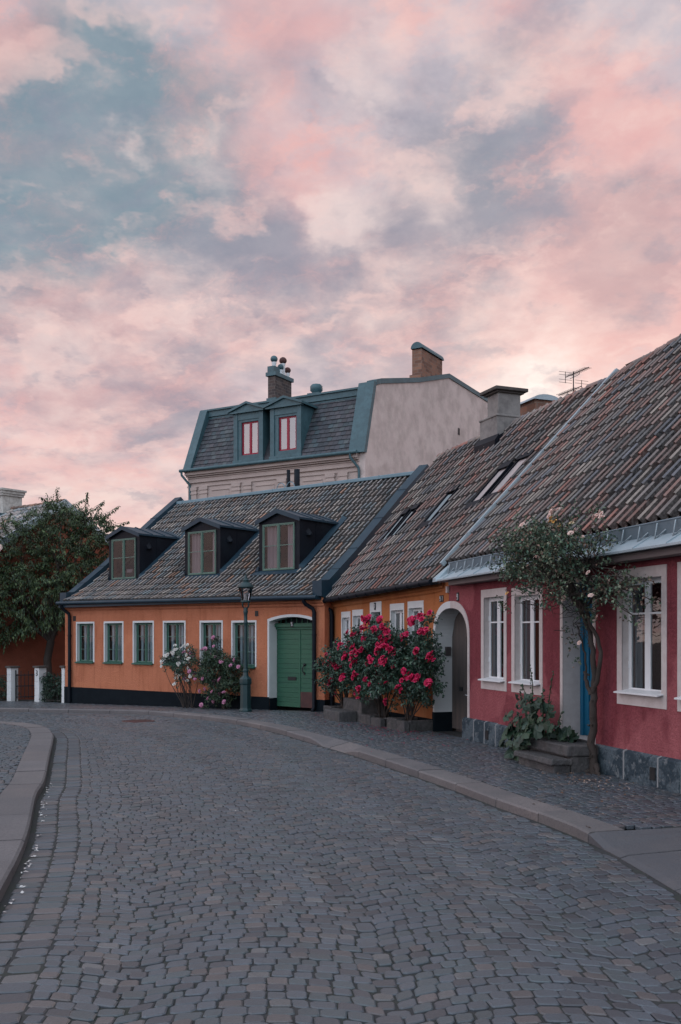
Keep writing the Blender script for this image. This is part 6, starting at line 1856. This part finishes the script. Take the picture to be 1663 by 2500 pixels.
def build_tree():
    r = random.Random(131)
    base = (-9.6, 31.2, gz(31.2) - .1)
    T = thing('garden_tree', 'leafy dark garden tree overhanging the end of the orange house', 'tree', base)
    mb = MB()
    B = np.array(base)
    fork = B + np.array([.15, 0, 2.0])
    mb.tube([B, B + np.array([.05, 0, .7]), B + np.array([.02, .03, 1.4]), fork], [.17, .14, .125, .12], 10)
    limbs = []
    for t in ((-11.6, 31.0, 4.3), (-10.8, 30.6, 5.2), (-9.9, 31.6, 5.7), (-9.1, 31.4, 5.9), (-8.3, 31.2, 5.5), (-7.8, 31.9, 5.3), (-8.2, 30.9, 4.3), (-9.0, 30.4, 3.9), (-10.4, 30.2, 3.7), (-8.2, 31.0, 2.9), (-11.8, 30.3, 3.4), (-9.2, 32.4, 4.6)):
        t = np.array(t); q = [fork + rvec(r) * .03, fork + (t - fork) * .35 + np.array([0, 0, .18]) + rvec(r) * .1, fork + (t - fork) * .7 + rvec(r) * .12 + np.array([0, 0, .1]), t]
        mb.tube(q, [.065, .045, .028, .012], 7); limbs += q[1:]
    poly = [(-12.3, 5.0), (-11.6, 5.25), (-10.9, 5.3), (-10.2, 5.55), (-9.6, 5.75), (-9.15, 6.05), (-8.75, 5.75), (-8.3, 5.75), (-7.9, 5.55), (-7.55, 5.2), (-7.7, 4.6), (-8.0, 4.1), (-8.0, 3.2), (-8.0, 2.5), (-8.6, 2.1), (-9.3, 2.1), (-10.2, 1.9), (-10.8, 1.5), (-11.6, 1.5), (-12.3, 2.0)]
    cl = []
    for (x, z) in fill_poly(poly, 1150, r):
        edge = 1.0
        cl.append(np.array([x, 31.2 + r.uniform(-1.25, 1.2) * min(1, .5 + .5 * edge), z]))
    sprays = []
    for (x, z, dx, dz, n) in ((-9.15, 5.95, .05, .5, 7), (-9.4, 6.0, -.35, .22, 5), (-8.9, 5.9, .5, .25, 6), (-8.3, 5.7, .05, .65, 7), (-8.2, 5.7, .45, .3, 6), (-7.9, 5.5, .6, .42, 8), (-7.7, 5.2, .7, .25, 8), (-7.7, 4.95, .7, .1, 7), (-10.9, 5.3, .15, .4, 5), (-10.4, 5.5, .3, .3, 5), (-7.8, 4.7, .5, .05, 5), (-11.5, 5.2, .2, .35, 4), (-8.1, 5.6, .3, .5, 6)):
        a = np.array([x, 31.1 + r.uniform(-.3, .3), z]); b = a + np.array([dx, r.uniform(-.2, .2), dz]) * 1.05
        mb.tube([a - np.array([dx, 0, dz]) * .6, a, (a + b) / 2 + np.array([0, 0, .04]), b], [.012, .009, .006, .003], 5)
        for i in range(n * 2):
            f = i / (n * 2 - 1); sprays.append((a + (b - a) * f, (b - a) / np.linalg.norm(b - a)))
    for c in cl[::6]:
        q = min(limbs, key=lambda p: np.linalg.norm(p - c)); mb.tube([q, (q + c) / 2 + np.array([0, 0, .06]), c], [.012, .008, .004], 4)
    mb.build('trunk', 'bark', T)
    mb = MB(); ctr = np.array([-9.8, 31.2, 3.6])
    for c in cl:
        od = c - ctr; od = od / np.linalg.norm(od) + rvec(r) * .5; tone = r.uniform(.6, 1.35)
        k = r.randint(4, 6)
        for _ in range(k):
            tw = od + rvec(r) * .8; tw /= np.linalg.norm(tw); L = r.uniform(.2, .42)
            for i in range(9):
                f = i / 8; p = c + tw * L * f - np.array([0, 0, .06 * f * f])
                s = np.cross(tw, [0, 0, 1.0]) * (1 if i % 2 else -1)
                d = tw * .5 + s * .8 + np.array([0, 0, -.75]) + rvec(r) * .3
                t = r.choice(GREEN_TREE); m = tone * r.uniform(.8, 1.25)
                leaf(mb, p, d, np.array([0, 0, 1.0]) + rvec(r) * .4, .105 * r.uniform(.7, 1.2), .042 * r.uniform(.7, 1.2), tuple(x * m for x in t), .18, .15)
    for p, tw in sprays:
        for q in range(4):
            s = np.cross(tw, [0, 0, 1.0]) * (1 if q % 2 else -1) + np.array([0, r.uniform(-.5, .5), 0])
            leaf(mb, p + rvec(r) * .02, tw * .4 + s * .8 + np.array([0, 0, -.6]) + rvec(r) * .3, np.array([0, 0, 1.0]), .125 * r.uniform(.7, 1.2), .046, r.choice(GREEN_TREE), .18, .2)
    mb.build('crown', 'leafdark', T)
build_tree()

def build_hedges():
    r = random.Random(141)
    for lab, s0, s1, o0, o1, zt, n in (('dark green hedge shrub between white gate post and orange house', -1.18, -.25, -.5, -.02, .86, 110), ('dark shrub at the left edge beside the white gate post', -4.4, -3.0, -.5, .0, .75, 70)):
        z = gz(float(OR.pt((s0 + s1) / 2, 0, 0)[1])) - .03
        T = thing('hedge_shrub', lab, 'shrub', tuple(OR.pt((s0 + s1) / 2, (o0 + o1) / 2, z)))
        cl = [OR.pt(r.uniform(s0, s1), r.uniform(o0, o1), z + .06 + (zt) * r.random() * (1 - .35 * abs(2 * (k / n) - 1))) for k in range(n)]
        mb = MB(); stems(mb, [OR.pt(s0 + (s1 - s0) * f, (o0 + o1) / 2, z) for f in (.2, .4, .6, .8)], cl[::3], r, .012, .004); mb.build('stems', 'bark', T)
        mb = MB()
        for c in cl:
            tone = r.uniform(.7, 1.3)
            for _ in range(30):
                t = r.choice(GREEN_DARK); m = tone * r.uniform(.8, 1.2)
                leaf(mb, c + rvec(r) * .11 * r.random() ** .5, rvec(r), rvec(r) + np.array([0, 0, 1]), .06 * r.uniform(.7, 1.2), .035, tuple(x * m for x in t))
        mb.build('foliage', 'leafdark', T)
    # rose spray arching in at the left edge
    T = thing('rose_spray', 'single pale pink rose on an arching stem at the left edge', 'rose', (-4.25, 10.0, 0))
    mb = MB(); q = [np.array(p) for p in ((-4.25, 10, 0), (-4.22, 10, 1.0), (-4.1, 10, 1.9), (-3.85, 10, 2.5), (-3.62, 10, 2.6))]
    mb.tube(q, [.014, .012, .009, .006, .004], 6); mb.build('stems', 'greenstem', T)
    mb = MB()
    for i in range(40):
        f = r.uniform(.3, .85); k = int(f * 4); p = q[k] + (q[min(k + 1, 4)] - q[k]) * (f * 4 - k)
        leaf(mb, p, rvec(r), np.array([0, 0, 1.0]), .05, .034, r.choice(GREEN_ROSE))
    mb.build('foliage', 'leafdark', T)
    put_bloom(T, ROSE_PEACH[0], (-3.60, 9.98, 2.60), (.4, -.8, .3), r)
build_hedges()

def build_litter():
    r = random.Random(151)
    def scatter(name, spots, cols, size, mt):
        mb = MB()
        for (x, y, sx, sy, n, z) in spots:
            for _ in range(n):
                px, py = r.gauss(x, sx), r.gauss(y, sy); a = r.uniform(0, 6.28); s = size * r.uniform(.6, 1.4)
                zz = gz(py) + z + .008
                dx, dy = math.cos(a) * s, math.sin(a) * s
                mb.add([(px - dx, py - dy, zz), (px - dy * .6, py + dx * .6, zz + r.uniform(.002, .012)), (px + dx, py + dy, zz + r.uniform(.0, .01)), (px + dy * .6, py - dx * .6, zz + r.uniform(.002, .012))],
                       [(0, 1, 2, 3)], 0, r.choice(cols))
        mb.build(name, mt, kind='stuff')
    scatter('fallen_petals', [(.75, 18.0, .35, .5, 170, 0), (1.05, 17.0, .35, .6, 130, 0), (.3, 19.2, .3, .4, 60, 0), (.9, 16.2, .5, .8, 60, 0), (-.3, 20.4, .2, .3, 20, 0)], [(.32, .02, .06), (.26, .015, .04), (.38, .05, .10)], .018, 'petal')
    pts = []
    for k in range(60):
        a = r.uniform(11.5, 17.5); x, y = KL.at(a, .06 + abs(r.gauss(0, .03))); pts.append((float(x), float(y), .01, .02, 1, -.08))
    pts += [(-3.75, 23.9, .3, .2, 14, 0), (-3.3, 21.2, .4, .3, 4, -.08), (1.0, 9.2, 1.2, 2, 6, -.08)]
    scatter('fallen_petals', pts, [(.62, .6, .58), (.55, .5, .48)], .017, 'petal')
    scatter('leaf_litter', [(2.75, 11.2, .18, .35, 120, 0), (2.95, 10.6, .16, .4, 70, 0), (2.6, 9.6, .3, .6, 30, 0), (2.45, 12.6, .2, .4, 20, 0)], [(.16, .08, .05), (.22, .12, .07), (.3, .2, .15), (.10, .07, .05), (.45, .35, .3)], .016, 'petal')
build_litter()
